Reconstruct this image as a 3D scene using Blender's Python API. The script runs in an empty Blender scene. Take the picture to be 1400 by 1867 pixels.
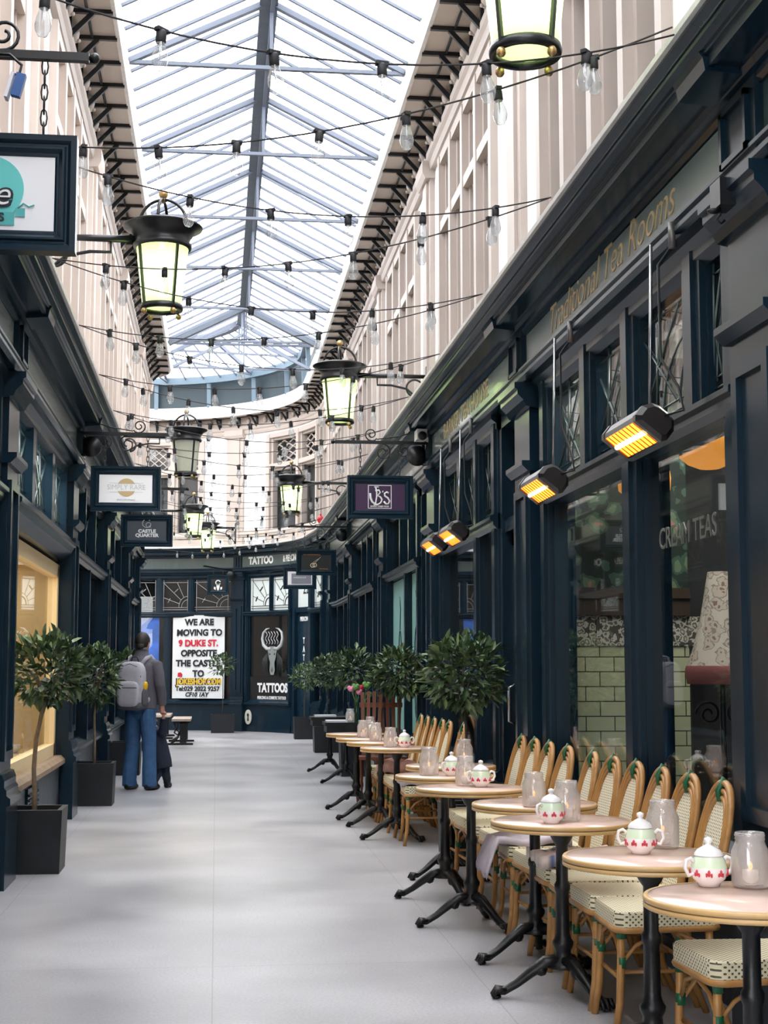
import bpy, bmesh, math, random
from mathutils import Vector, Matrix, Euler
random.seed(7)
sc = bpy.context.scene
COL = sc.collection
PI = math.pi
# ------------------------------------------------------------------ camera, sky, exposure
CAM_H = 1.4
cam_d = bpy.data.cameras.new('camera'); cam = bpy.data.objects.new('camera', cam_d); COL.objects.link(cam)
cam_d.sensor_fit = 'VERTICAL'; cam_d.sensor_height = 36.0
cam_d.lens = 36.0 * 2700.0 / 1867.0
cam_d.clip_start = 0.05; cam_d.clip_end = 200
cam.location = (0, 0, CAM_H)
cam.rotation_euler = (math.radians(90) + math.atan2(283.5, 2700.0), 0, -math.asin(306.0 / math.sqrt(306.0 ** 2 + 283.5 ** 2 + 2700.0 ** 2)))
sc.camera = cam
w = bpy.data.worlds.new('overcast_sky'); sc.world = w; w.use_nodes = True
bg = w.node_tree.nodes['Background']
bg.inputs[0].default_value = (0.965, 0.975, 1.0, 1)
bg.inputs[1].default_value = 7.0
sc.view_settings.view_transform = 'Standard'; sc.view_settings.look = 'None'
sc.view_settings.gamma = 1.0; sc.view_settings.use_curve_mapping = False
sc.view_settings.exposure = 0.26
try:
    sc.cycles.max_bounces = 8; sc.cycles.transparent_max_bounces = 24
    sc.cycles.diffuse_bounces = 5; sc.cycles.glossy_bounces = 4
    sc.cycles.caustics_reflective = False; sc.cycles.caustics_refractive = False
    sc.cycles.sample_clamp_indirect = 6.0
except Exception:
    pass

# ------------------------------------------------------------------ materials
def lin(c):
    return tuple(((v / 12.92) if v <= 0.04045 else ((v + 0.055) / 1.055) ** 2.4) for v in (x / 255.0 for x in c))
MAT = {}
def mat(name, rgb, rough=0.5, metal=0.0, spec=0.5, noise=0.0, nscale=8.0, emit=None, estr=0.0, bump=0.0, coat=0.0):
    m = bpy.data.materials.new(name); m.use_nodes = True
    nt = m.node_tree; b = nt.nodes['Principled BSDF']
    c = lin(rgb)
    b.inputs['Base Color'].default_value = (*c, 1); b.inputs['Roughness'].default_value = rough
    b.inputs['Metallic'].default_value = metal; b.inputs['Specular IOR Level'].default_value = spec
    b.inputs['Coat Weight'].default_value = coat
    if emit:
        b.inputs['Emission Color'].default_value = (*lin(emit), 1); b.inputs['Emission Strength'].default_value = estr
    if noise or bump:
        tc = nt.nodes.new('ShaderNodeTexCoord'); nz = nt.nodes.new('ShaderNodeTexNoise')
        nz.inputs['Scale'].default_value = nscale; nz.inputs['Detail'].default_value = 5
        nt.links.new(tc.outputs['Object'], nz.inputs['Vector'])
        if noise:
            cr = nt.nodes.new('ShaderNodeValToRGB')
            cr.color_ramp.elements[0].position = 0.3; cr.color_ramp.elements[1].position = 0.7
            cr.color_ramp.elements[0].color = (*[max(0, v * (1 - noise)) for v in c], 1)
            cr.color_ramp.elements[1].color = (*[min(1, v * (1 + noise)) for v in c], 1)
            nt.links.new(nz.outputs[0], cr.inputs[0]); nt.links.new(cr.outputs[0], b.inputs['Base Color'])
        if bump:
            bp = nt.nodes.new('ShaderNodeBump'); bp.inputs['Strength'].default_value = bump; bp.inputs['Distance'].default_value = 0.01
            nt.links.new(nz.outputs[0], bp.inputs['Height']); nt.links.new(bp.outputs[0], b.inputs['Normal'])
    MAT[name] = m
    return m
def N(nt, t, **kw):
    n = nt.nodes.new(t)
    for k, v in kw.items(): setattr(n, k, v)
    return n
def math_node(nt, op, a, b=None):
    n = nt.nodes.new('ShaderNodeMath'); n.operation = op
    for i, v in enumerate((a, b)):
        if v is None: continue
        if isinstance(v, (int, float)): n.inputs[i].default_value = v
        else: nt.links.new(v, n.inputs[i])
    return n.outputs[0]
def glass_mat(name, tint=(0.86, 0.9, 0.9), boost=1.8, base=0.0, rough=0.0):
    m = bpy.data.materials.new(name); m.use_nodes = True; nt = m.node_tree; nt.nodes.clear()
    out = N(nt, 'ShaderNodeOutputMaterial'); mx = N(nt, 'ShaderNodeMixShader')
    tr = N(nt, 'ShaderNodeBsdfTransparent'); tr.inputs[0].default_value = (*tint, 1)
    gl = N(nt, 'ShaderNodeBsdfGlossy'); gl.inputs['Roughness'].default_value = rough
    fr = N(nt, 'ShaderNodeFresnel'); ge = N(nt, 'ShaderNodeNewGeometry')     # same reflectance from either face of a pane
    nt.links.new(math_node(nt, 'SUBTRACT', 1.5, math_node(nt, 'MULTIPLY', ge.outputs['Backfacing'], 1.5 - 1 / 1.5)), fr.inputs[0])
    f = math_node(nt, 'MULTIPLY', fr.outputs[0], boost); f = math_node(nt, 'ADD', f, base); f = math_node(nt, 'MINIMUM', f, 1.0)
    nt.links.new(f, mx.inputs[0]); nt.links.new(tr.outputs[0], mx.inputs[1]); nt.links.new(gl.outputs[0], mx.inputs[2])
    nt.links.new(mx.outputs[0], out.inputs[0]); MAT[name] = m
    return m
def milky(name, col, k):
    nt = MAT[name].node_tree; out = nt.nodes['Material Output']; src = out.inputs[0].links[0].from_socket
    df = N(nt, 'ShaderNodeBsdfDiffuse'); df.inputs[0].default_value = (*lin(col), 1); tl = N(nt, 'ShaderNodeBsdfTranslucent'); tl.inputs[0].default_value = (*lin(col), 1)
    a = N(nt, 'ShaderNodeMixShader'); a.inputs[0].default_value = 0.5; nt.links.new(df.outputs[0], a.inputs[1]); nt.links.new(tl.outputs[0], a.inputs[2])
    m = N(nt, 'ShaderNodeMixShader'); m.inputs[0].default_value = k; nt.links.new(src, m.inputs[1]); nt.links.new(a.outputs[0], m.inputs[2]); nt.links.new(m.outputs[0], out.inputs[0])
def weave_mat(name, ax, kx, ky, c_light, c_dark, thr=0.35):
    m = mat(name, c_light, 0.55); nt = m.node_tree; b = nt.nodes['Principled BSDF']
    tc = N(nt, 'ShaderNodeTexCoord'); sp = N(nt, 'ShaderNodeSeparateXYZ'); nt.links.new(tc.outputs['Object'], sp.inputs[0])
    su = math_node(nt, 'ADD', sp.outputs[0], sp.outputs[1]) if ax[0] == 'sum' else sp.outputs[ax[0]]
    u = math_node(nt, 'SINE', math_node(nt, 'MULTIPLY', su, kx))
    v = math_node(nt, 'SINE', math_node(nt, 'MULTIPLY', sp.outputs[ax[1]], ky))
    p = math_node(nt, 'GREATER_THAN', math_node(nt, 'MULTIPLY', u, v), thr)
    mix = N(nt, 'ShaderNodeMix', data_type='RGBA')
    nt.links.new(p, mix.inputs[0]); mix.inputs[6].default_value = (*lin(c_light), 1); mix.inputs[7].default_value = (*lin(c_dark), 1)
    nt.links.new(mix.outputs[2], b.inputs['Base Color'])
    return m

NAVY = mat('navy_gloss_paint', (21, 41, 54), 0.22, spec=0.27, noise=0.08, nscale=3)
NAVY2 = mat('navy_fascia_paint', (66, 84, 84), 0.22, spec=0.9, noise=0.06, nscale=2)
BLACK = mat('black_iron', (20, 23, 27), 0.35, spec=0.5)
IRON = mat('cast_iron', (24, 25, 27), 0.38, 0.2, bump=0.15, nscale=60)
WHITE = mat('white_plaster', (240, 239, 236), 0.7, noise=0.02, nscale=2)
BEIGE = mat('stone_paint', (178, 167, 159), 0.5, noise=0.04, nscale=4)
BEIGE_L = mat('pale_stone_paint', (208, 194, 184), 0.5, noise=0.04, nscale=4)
SOFFIT = mat('soffit_paint', (186, 174, 163), 0.6)
LEAD = mat('lead_flashing', (214, 212, 208), 0.5, noise=0.08, nscale=12)
STEEL = mat('grey_painted_steel', (92, 100, 114), 0.45)
RIDGE = mat('dark_ridge_timber', (84, 92, 102), 0.6, noise=0.1)
GLASS = glass_mat('shop_glass', (0.94, 0.97, 0.96), 0.95)
ROOFGLASS = glass_mat('roof_glass', (0.98, 0.985, 1.0), 0.9)
UPGLASS = glass_mat('upper_glass', (0.95, 0.96, 0.96), 1.0)
BULBGLASS = glass_mat('bulb_glass', (0.90, 0.92, 0.94), 1.7, 0.05)
JARGLASS = glass_mat('jar_glass', (0.95, 0.94, 0.93), 1.1, 0.05, 0.05)
milky('jar_glass', (255, 252, 250), 0.24); milky('bulb_glass', (250, 250, 250), 0.20)
GOLD = mat('gold_leaf', (206, 180, 134), 0.4, 0.3)
BRASS = mat('brass', (190, 158, 104), 0.35, 0.6)
WTEXT = mat('white_lettering', (238, 240, 240), 0.6)
CREAM = mat('cream_paint', (236, 214, 170), 0.55)
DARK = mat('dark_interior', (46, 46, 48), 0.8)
DARKWOOD = mat('dark_wood', (64, 50, 40), 0.5)
SOCKET = mat('black_rubber', (38, 38, 44), 0.6)
CABLE = mat('cable_rubber', (58, 56, 58), 0.7)
RATTAN = mat('rattan_cane', (176, 128, 72), 0.36, noise=0.16, nscale=14)
BANDG = mat('green_binding', (22, 92, 58), 0.4)
WV_SEAT = weave_mat('woven_seat_cream', (0, 1), 270.0, 270.0, (238, 228, 196), (92, 88, 66), 0.42)
WV_BACK = weave_mat('woven_back_cream', (1, 2), 280.0, 250.0, (240, 231, 204), (84, 82, 62), 0.4)
WV_EDGE = weave_mat('woven_edge_cream', ('sum', 2), 250.0, 300.0, (232, 222, 188), (86, 84, 60), 0.45)
CREAMW = mat('cream_weave_plain', (236, 224, 190), 0.5)
TOPM = mat('pink_marble_top', (232, 202, 188), 0.16, noise=0.1, nscale=5)
EDGE = mat('tabletop_edge_wood', (206, 168, 112), 0.35, noise=0.1, nscale=10)
EDGED = mat('tabletop_edge_groove', (128, 96, 52), 0.4)
CHINA = mat('white_china', (246, 243, 242), 0.15, coat=0.5)
CHINAG = mat('green_china_band', (220, 236, 206), 0.15, coat=0.5)
ROSE = mat('rose_print', (206, 62, 78), 0.3)
WAX = mat('white_candle_wax', (248, 240, 232), 0.5)
FLAME = mat('candle_glow', (255, 190, 120), 0.5, emit=(255, 170, 90), estr=1.6)
PLANT = mat('black_planter', (22, 26, 31), 0.45, noise=0.35, nscale=5)
SOIL = mat('soil', (40, 32, 27), 0.9, bump=0.5, nscale=60)
BARK = mat('pale_bark', (126, 110, 90), 0.8, noise=0.2, nscale=30)
BARKD = mat('dark_bark', (66, 60, 54), 0.8, noise=0.2, nscale=30)
WOODR = mat('red_brown_wood', (112, 66, 44), 0.35, noise=0.15, nscale=12)
SKIN = mat('skin', (206, 150, 128), 0.5)
HAIR = mat('dark_hair', (48, 42, 40), 0.6, noise=0.2, nscale=60)
JACKET = mat('grey_fleece', (98, 95, 103), 0.9, noise=0.08, nscale=30, bump=0.1)
JEANS = mat('blue_denim', (58, 96, 138), 0.8, noise=0.16, nscale=14, bump=0.2)
NAVYCLOTH = mat('navy_coat_cloth', (28, 38, 56), 0.8, noise=0.1, nscale=20)
PACK = mat('grey_canvas', (184, 182, 190), 0.8, noise=0.06, nscale=30)
PACKD = mat('dark_grey_canvas', (94, 94, 102), 0.8)
SHOE = mat('black_shoe_leather', (26, 26, 28), 0.4)
YEL = mat('yellow_plastic', (240, 190, 40), 0.4)
SIGNW = mat('white_sign_board', (250, 250, 252), 0.35)
SIGNG = mat('charcoal_sign_board', (70, 78, 86), 0.35)
SIGNP = mat('purple_sign_board', (66, 42, 76), 0.35)
SIGNK = mat('black_sign_board', (22, 25, 27), 0.35)
TEAL = mat('turquoise_print', (104, 206, 202), 0.4)
TEALW = mat('pale_teal_vinyl', (150, 205, 196), 0.4)
TARP = mat('blue_tarpaulin', (62, 108, 196), 0.45, noise=0.28, nscale=2.2)
BANNER = mat('white_banner_vinyl', (234, 238, 238), 0.5)
REDT = mat('red_lettering', (205, 36, 62), 0.5)
BLKT = mat('black_lettering', (24, 30, 36), 0.5)
YELT = mat('yellow_lettering', (230, 190, 60), 0.5)
GREYT = mat('pale_grey_lettering', (190, 194, 196), 0.5)
ORT = mat('orange_lettering', (214, 132, 60), 0.5)
STAIN = mat('white_stained_glass', (222, 232, 230), 0.3)
PLATE = mat('ivory_plaque', (226, 224, 212), 0.4)
BLUET = mat('blue_tag_paint', (54, 96, 160), 0.4)
HEATB = mat('heater_body', (34, 30, 30), 0.3, spec=0.6)
HEATM = mat('heater_casing_grey', (120, 116, 116), 0.35, 0.5)
CCTV = mat('white_camera_plastic', (222, 222, 222), 0.4)
PINKB = mat('pink_throw', (196, 160, 158), 0.9, noise=0.14, nscale=18)
LILACB = mat('lilac_throw', (196, 186, 196), 0.9, noise=0.1, nscale=18)
GREENBOT = glass_mat('green_bottle_glass', (0.12, 0.62, 0.22), 1.0, 0.03)
PINKF = mat('pink_petals', (232, 140, 170), 0.6)
REDF = mat('red_petals', (214, 30, 70), 0.6)
STEMG = mat('stem_green', (96, 140, 66), 0.6)
PAPER = mat('white_paper', (232, 232, 240), 0.6)
BENCHW = mat('worn_bench_timber', (176, 160, 146), 0.5, noise=0.1, nscale=10)
LEATHER = mat('dark_leather', (46, 34, 34), 0.35)
FRINGE = mat('pink_fringe', (196, 120, 120), 0.8)
CHROME = mat('chrome', (190, 192, 196), 0.2, 0.9)
DKGLASSGREY = mat('dark_slate_glass', (40, 52, 60), 0.15)
CURT = mat('pinkish_net_curtain', (146, 134, 131), 0.8, noise=0.08, nscale=5)
CURTD = mat('dark_room', (92, 84, 84), 0.8)
REDC = mat('red_bauble', (196, 40, 52), 0.4)

def special_mats():
    # floor: pale polished terrazzo with fine flecks and faint slab joints
    m = mat('pale_terrazzo', (196, 195, 198), 0.3, spec=0.4); nt = m.node_tree; b = nt.nodes['Principled BSDF']
    tc = N(nt, 'ShaderNodeTexCoord')
    n1 = N(nt, 'ShaderNodeTexNoise'); n1.inputs['Scale'].default_value = 0.9; n1.inputs['Detail'].default_value = 6
    n2 = N(nt, 'ShaderNodeTexNoise'); n2.inputs['Scale'].default_value = 75; n2.inputs['Detail'].default_value = 2
    br = N(nt, 'ShaderNodeTexBrick'); br.offset = 0.0
    br.inputs['Scale'].default_value = 1.0; br.inputs['Mortar Size'].default_value = 0.003; br.inputs['Brick Width'].default_value = 1.2; br.inputs['Row Height'].default_value = 2.4
    br.inputs['Color1'].default_value = (1, 1, 1, 1); br.inputs['Color2'].default_value = (1, 1, 1, 1); br.inputs['Mortar'].default_value = (0.72, 0.72, 0.72, 1)
    for n in (n1, n2, br): nt.links.new(tc.outputs['Object'], n.inputs['Vector'])
    c1 = N(nt, 'ShaderNodeValToRGB'); c1.color_ramp.elements[0].position = 0.32; c1.color_ramp.elements[1].position = 0.72
    c1.color_ramp.elements[0].color = (*lin((158, 157, 161)), 1); c1.color_ramp.elements[1].color = (*lin((196, 195, 198)), 1)
    c2 = N(nt, 'ShaderNodeValToRGB'); c2.color_ramp.elements[0].position = 0.30; c2.color_ramp.elements[1].position = 0.66
    c2.color_ramp.elements[0].color = (0.86, 0.86, 0.86, 1); c2.color_ramp.elements[1].color = (1.06, 1.06, 1.06, 1)
    nt.links.new(n1.outputs[0], c1.inputs[0]); nt.links.new(n2.outputs[0], c2.inputs[0])
    x1 = N(nt, 'ShaderNodeMix', data_type='RGBA', blend_type='MULTIPLY'); x1.inputs[0].default_value = 1
    x2 = N(nt, 'ShaderNodeMix', data_type='RGBA', blend_type='MULTIPLY'); x2.inputs[0].default_value = 1
    nt.links.new(c1.outputs[0], x1.inputs[6]); nt.links.new(c2.outputs[0], x1.inputs[7])
    nt.links.new(x1.outputs[2], x2.inputs[6]); nt.links.new(br.outputs[0], x2.inputs[7])
    nt.links.new(x2.outputs[2], b.inputs['Base Color'])
    rr = N(nt, 'ShaderNodeMapRange'); rr.inputs[3].default_value = 0.22; rr.inputs[4].default_value = 0.42
    nt.links.new(n1.outputs[0], rr.inputs[0]); nt.links.new(rr.outputs[0], b.inputs['Roughness'])
    # leaves: per leaf colour
    m = mat('bay_leaf', (60, 84, 52), 0.35, spec=0.5); nt = m.node_tree; b = nt.nodes['Principled BSDF']
    g = N(nt, 'ShaderNodeNewGeometry'); cr = N(nt, 'ShaderNodeValToRGB')
    e = cr.color_ramp.elements; e[0].color = (*lin((44, 68, 44)), 1); e[1].color = (*lin((140, 162, 112)), 1)
    k = e.new(0.6); k.color = (*lin((76, 102, 66)), 1)
    nt.links.new(g.outputs['Random Per Island'], cr.inputs[0]); nt.links.new(cr.outputs[0], b.inputs['Base Color'])
    # lantern glass: pale green obscured glass
    m = bpy.data.materials.new('green_obscured_glass'); m.use_nodes = True; nt = m.node_tree; nt.nodes.clear()
    out = N(nt, 'ShaderNodeOutputMaterial'); tl = N(nt, 'ShaderNodeBsdfTranslucent'); tr = N(nt, 'ShaderNodeBsdfTransparent'); gl = N(nt, 'ShaderNodeBsdfPrincipled')
    col = (*lin((226, 244, 190)), 1)
    tl.inputs[0].default_value = col; tr.inputs[0].default_value = col; gl.inputs['Base Color'].default_value = (*lin((226, 238, 206)), 1); gl.inputs['Roughness'].default_value = 0.25
    a = N(nt, 'ShaderNodeMixShader'); a.inputs[0].default_value = 0.25; c = N(nt, 'ShaderNodeMixShader'); c.inputs[0].default_value = 0.32
    nt.links.new(tl.outputs[0], a.inputs[1]); nt.links.new(tr.outputs[0], a.inputs[2]); nt.links.new(a.outputs[0], c.inputs[1]); nt.links.new(gl.outputs[0], c.inputs[2]); nt.links.new(c.outputs[0], out.inputs[0])
    MAT['green_obscured_glass'] = m
    m2 = m.copy(); m2.name = 'pale_obscured_glass'
    for nd in m2.node_tree.nodes:
        if nd.type in ('BSDF_TRANSLUCENT', 'BSDF_TRANSPARENT'): nd.inputs[0].default_value = (*lin((246, 248, 236)), 1)
        if nd.type == 'BSDF_PRINCIPLED': nd.inputs['Base Color'].default_value = (*lin((236, 238, 220)), 1)
    MAT['pale_obscured_glass'] = m2
    # metro tile
    m = mat('sage_metro_tile', (196, 200, 168), 0.2); nt = m.node_tree; b = nt.nodes['Principled BSDF']
    tc = N(nt, 'ShaderNodeTexCoord'); sp = N(nt, 'ShaderNodeSeparateXYZ'); cb = N(nt, 'ShaderNodeCombineXYZ'); br = N(nt, 'ShaderNodeTexBrick')
    nt.links.new(tc.outputs['Object'], sp.inputs[0]); nt.links.new(sp.outputs[0], cb.inputs[0]); nt.links.new(sp.outputs[2], cb.inputs[1]); nt.links.new(cb.outputs[0], br.inputs['Vector'])
    br.inputs['Scale'].default_value = 1; br.inputs['Brick Width'].default_value = 0.195; br.inputs['Row Height'].default_value = 0.098; br.inputs['Mortar Size'].default_value = 0.004
    br.inputs['Color1'].default_value = (*lin((206, 208, 176)), 1); br.inputs['Color2'].default_value = (*lin((186, 192, 158)), 1); br.inputs['Mortar'].default_value = (*lin((70, 72, 60)), 1)
    nt.links.new(br.outputs[0], b.inputs['Base Color'])
    # encaustic pattern tile, floral paper, checked blanket
    def voro(name, stops, scale, feat='F1', rough=0.5):
        m = mat(name, stops[0][1], rough); nt = m.node_tree; b = nt.nodes['Principled BSDF']
        tc = N(nt, 'ShaderNodeTexCoord'); vo = N(nt, 'ShaderNodeTexVoronoi'); vo.inputs['Scale'].default_value = scale; vo.feature = feat
        cr = N(nt, 'ShaderNodeValToRGB'); cr.color_ramp.interpolation = 'CONSTANT'; e = cr.color_ramp.elements
        e[0].position = 0; e[0].color = (*lin(stops[0][1]), 1); e[1].position = stops[1][0]; e[1].color = (*lin(stops[1][1]), 1)
        for p, c in stops[2:]: q = e.new(p); q.color = (*lin(c), 1)
        nz = N(nt, 'ShaderNodeTexNoise'); nz.inputs['Scale'].default_value = scale * 1.3; va = N(nt, 'ShaderNodeVectorMath', operation='MULTIPLY_ADD'); va.inputs[1].default_value = (1.1 / scale,) * 3
        nt.links.new(tc.outputs['Object'], nz.inputs['Vector']); nt.links.new(nz.outputs['Color'], va.inputs[0]); nt.links.new(tc.outputs['Object'], va.inputs[2])
        nt.links.new(va.outputs[0], vo.inputs['Vector']); nt.links.new(vo.outputs[0], cr.inputs[0]); nt.links.new(cr.outputs[0], b.inputs['Base Color'])
    voro('grey_pattern_tile', [(0, (196, 192, 182)), (0.22, (110, 106, 100)), (0.4, (206, 202, 192)), (0.6, (86, 84, 80))], 22, rough=0.25)
    voro('dark_floral_paper', [(0, (170, 126, 112)), (0.14, (104, 124, 100)), (0.32, (62, 90, 74)), (0.46, (32, 46, 40))], 6.5)
    voro('faded_floral_fabric', [(0, (150, 120, 112)), (0.2, (216, 200, 188)), (0.45, (160, 150, 140)), (0.55, (226, 214, 204))], 16)
    m = mat('checked_blanket', (220, 214, 210), 0.9); nt = m.node_tree; b = nt.nodes['Principled BSDF']
    tc = N(nt, 'ShaderNodeTexCoord'); w1 = N(nt, 'ShaderNodeTexWave'); w2 = N(nt, 'ShaderNodeTexWave', bands_direction='Y')
    for q in (w1, w2): q.inputs['Scale'].default_value = 4.0; nt.links.new(tc.outputs['Object'], q.inputs['Vector'])
    s = math_node(nt, 'MULTIPLY', math_node(nt, 'ADD', w1.outputs[1], w2.outputs[1]), 0.5)
    cr = N(nt, 'ShaderNodeValToRGB'); e = cr.color_ramp.elements; e[0].color = (*lin((92, 106, 150)), 1); e[1].color = (*lin((232, 224, 214)), 1); k = e.new(0.35); k.color = (*lin((214, 196, 184)), 1)
    nt.links.new(s, cr.inputs[0]); nt.links.new(cr.outputs[0], b.inputs['Base Color'])
special_mats()
LANTERN_GLASS = MAT['green_obscured_glass']
LAMPON = mat('lit_lamp', (255, 255, 235), 0.5, emit=(240, 255, 205), estr=70)
GLOW = mat('glowing_element', (255, 150, 60), 0.5, emit=(255, 132, 36), estr=3.2)
GLOWH = mat('glowing_tube', (255, 240, 180), 0.5, emit=(255, 218, 130), estr=6)
AMBER = mat('amber_reflection_glow', (250, 170, 80), 0.5, emit=(250, 160, 70), estr=0.75)
FILAM = mat('warm_filament', (255, 200, 140), 0.5, emit=(255, 170, 90), estr=9)

# ------------------------------------------------------------------ helpers
def root_of(o):
    v = Vector((0, 0, 0))
    while o is not None:
        v = v + o.location; o = o.parent
    return v
def tag(o, label=None, cat=None, group=None, kind=None):
    if label: o['label'] = label
    if cat: o['category'] = cat
    if group: o['group'] = group
    if kind: o['kind'] = kind
    return o
def empty(name, loc=(0, 0, 0), label=None, cat=None, group=None, kind=None, rz=0.0):
    o = bpy.data.objects.new(name, None); o.empty_display_size = 0.1
    COL.objects.link(o); o.location = loc; o.rotation_euler = (0, 0, rz)
    return tag(o, label, cat, group, kind)
def copy_tree(o, parent=None):
    c = o.copy(); COL.objects.link(c)
    if parent: c.parent = parent
    for ch in KIDS.get(o.name, []):
        k = copy_tree(ch, c); KIDS.setdefault(c.name, []).append(k)
    return c
KIDS = {}
def link(o, parent):
    COL.objects.link(o)
    if parent is not None:
        o.parent = parent; KIDS.setdefault(parent.name, []).append(o)
    return o
class MB:
    def __init__(s): s.v = []; s.f = []; s.sm = []; s.mi = []; s.cur = 0
    def add(s, vs, fs, smooth=False):
        n = len(s.v); s.v += [tuple(p) for p in vs]
        for f in fs: s.f.append([i + n for i in f]); s.sm.append(smooth); s.mi.append(s.cur)
        return s
    def box(s, x0, x1, y0, y1, z0, z1):
        vs = [(x, y, z) for z in (z0, z1) for y in (y0, y1) for x in (x0, x1)]
        return s.add(vs, [(0, 2, 3, 1), (4, 5, 7, 6), (0, 1, 5, 4), (2, 6, 7, 3), (0, 4, 6, 2), (1, 3, 7, 5)])
    def cbox(s, c, sx, sy, sz, R=None):
        vs = []
        for k in (-1, 1):
            for j in (-1, 1):
                for i in (-1, 1):
                    p = Vector((i * sx / 2, j * sy / 2, k * sz / 2))
                    if R: p = R @ p
                    vs.append(Vector(c) + p)
        return s.add(vs, [(0, 2, 3, 1), (4, 5, 7, 6), (0, 1, 5, 4), (2, 6, 7, 3), (0, 4, 6, 2), (1, 3, 7, 5)])
    def bar(s, a, b, wd, ht, up=(0, 0, 1)):
        a = Vector(a); b = Vector(b); d = (b - a).normalized(); u = Vector(up)
        x = d.cross(u)
        if x.length < 1e-5: x = d.cross(Vector((1, 0, 0)))
        x.normalize(); y = x.cross(d)
        vs = []
        for p in (a, b):
            for i, j in ((-1, -1), (1, -1), (1, 1), (-1, 1)): vs.append(p + x * (i * wd / 2) + y * (j * ht / 2))
        return s.add(vs, [(3, 2, 1, 0), (4, 5, 6, 7), (0, 1, 5, 4), (1, 2, 6, 5), (2, 3, 7, 6), (3, 0, 4, 7)])
    def tube(s, pts, r, n=8, closed=False, cap=True, flat=None):
        pts = [Vector(p) for p in pts]; m = len(pts)
        rs = r if isinstance(r, (list, tuple)) else [r] * m
        prev = None; rings = []
        for i, p in enumerate(pts):
            if closed: t = pts[(i + 1) % m] - pts[i - 1]
            else: t = pts[min(i + 1, m - 1)] - pts[max(i - 1, 0)]
            t.normalize()
            if prev is None:
                a = t.cross(Vector((0, 0, 1)))
                if a.length < 1e-3: a = t.cross(Vector((1, 0, 0)))
            else:
                a = prev - t * prev.dot(t)
            a.normalize(); prev = a; b = t.cross(a)
            rr = rs[i]; ra, rb = (rr if isinstance(rr, tuple) else (rr, rr))
            rings.append([p + a * (ra * math.cos(2 * PI * k / n)) + b * (rb * math.sin(2 * PI * k / n)) for k in range(n)])
        vs = [q for ring in rings for q in ring]; fs = []
        for i in range(m if closed else m - 1):
            j = (i + 1) % m
            for k in range(n): fs.append((i * n + k, i * n + (k + 1) % n, j * n + (k + 1) % n, j * n + k))
        if cap and not closed: fs += [tuple(range(n))[::-1], tuple((m - 1) * n + k for k in range(n))]
        return s.add(vs, fs, True)
    def lathe(s, prof, c=(0, 0, 0), n=24, capb=False, capt=False, ph=0.0):
        c = Vector(c); m = len(prof)
        vs = [c + Vector((r * math.cos(2 * PI * k / n + ph), r * math.sin(2 * PI * k / n + ph), z)) for r, z in prof for k in range(n)]
        fs = [(i * n + k, i * n + (k + 1) % n, (i + 1) * n + (k + 1) % n, (i + 1) * n + k) for i in range(m - 1) for k in range(n)]
        if capb: fs.append(tuple(range(n))[::-1])
        if capt: fs.append(tuple((m - 1) * n + k for k in range(n)))
        return s.add(vs, fs, n > 6)
    def ell(s, c, rx, ry, rz, n=16, R=None):
        h = n // 2; c = Vector(c); vs = []
        for i in range(h + 1):
            th = PI * i / h
            for k in range(n):
                p = Vector((rx * math.sin(th) * math.cos(2 * PI * k / n), ry * math.sin(th) * math.sin(2 * PI * k / n), -rz * math.cos(th)))
                vs.append(c + (R @ p if R else p))
        fs = [(i * n + k, i * n + (k + 1) % n, (i + 1) * n + (k + 1) % n, (i + 1) * n + k) for i in range(h) for k in range(n)]
        return s.add(vs, fs, True)
    def prism(s, poly, o, xd, yd, thick):
        o = Vector(o); xd = Vector(xd); yd = Vector(yd); nd = xd.cross(yd).normalized(); n = len(poly)
        vs = [o + xd * a + yd * b for a, b in poly] + [o + xd * a + yd * b + nd * thick for a, b in poly]
        fs = [tuple(range(n))[::-1], tuple(range(n, 2 * n))] + [(i, (i + 1) % n, n + (i + 1) % n, n + i) for i in range(n)]
        return s.add(vs, fs)
    def sweep(s, M, prof, s0, s1, cap=True):
        ss = samples(M, s0, s1); n = len(prof)
        vs = [M(d, t, z) for t in ss for d, z in prof]; fs = []
        for i in range(len(ss) - 1):
            for k in range(n): fs.append((i * n + k, i * n + (k + 1) % n, (i + 1) * n + (k + 1) % n, (i + 1) * n + k))
        if cap: fs += [tuple(range(n)), tuple((len(ss) - 1) * n + k for k in range(n))[::-1]]
        return s.add(vs, fs)
    def mbox(s, M, d0, d1, s0, s1, z0, z1):
        return s.sweep(M, [(d0, z0), (d1, z0), (d1, z1), (d0, z1)], s0, s1)
    def build(s, name, m, parent=None, fix=True, rel=True):
        me = bpy.data.meshes.new(name)
        o0 = root_of(parent) if (parent is not None and rel) else Vector((0, 0, 0))
        me.from_pydata([(x - o0.x, y - o0.y, z - o0.z) for x, y, z in s.v], [], s.f)
        ms = m if isinstance(m, (list, tuple)) else [m]
        for q in ms: me.materials.append(q)
        me.polygons.foreach_set('use_smooth', s.sm); me.polygons.foreach_set('material_index', [min(i, len(ms) - 1) for i in s.mi])
        me.update()
        if fix:
            bm = bmesh.new(); bm.from_mesh(me); bmesh.ops.recalc_face_normals(bm, faces=bm.faces); bm.to_mesh(me); bm.free()
        return link(bpy.data.objects.new(name, me), parent)
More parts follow.
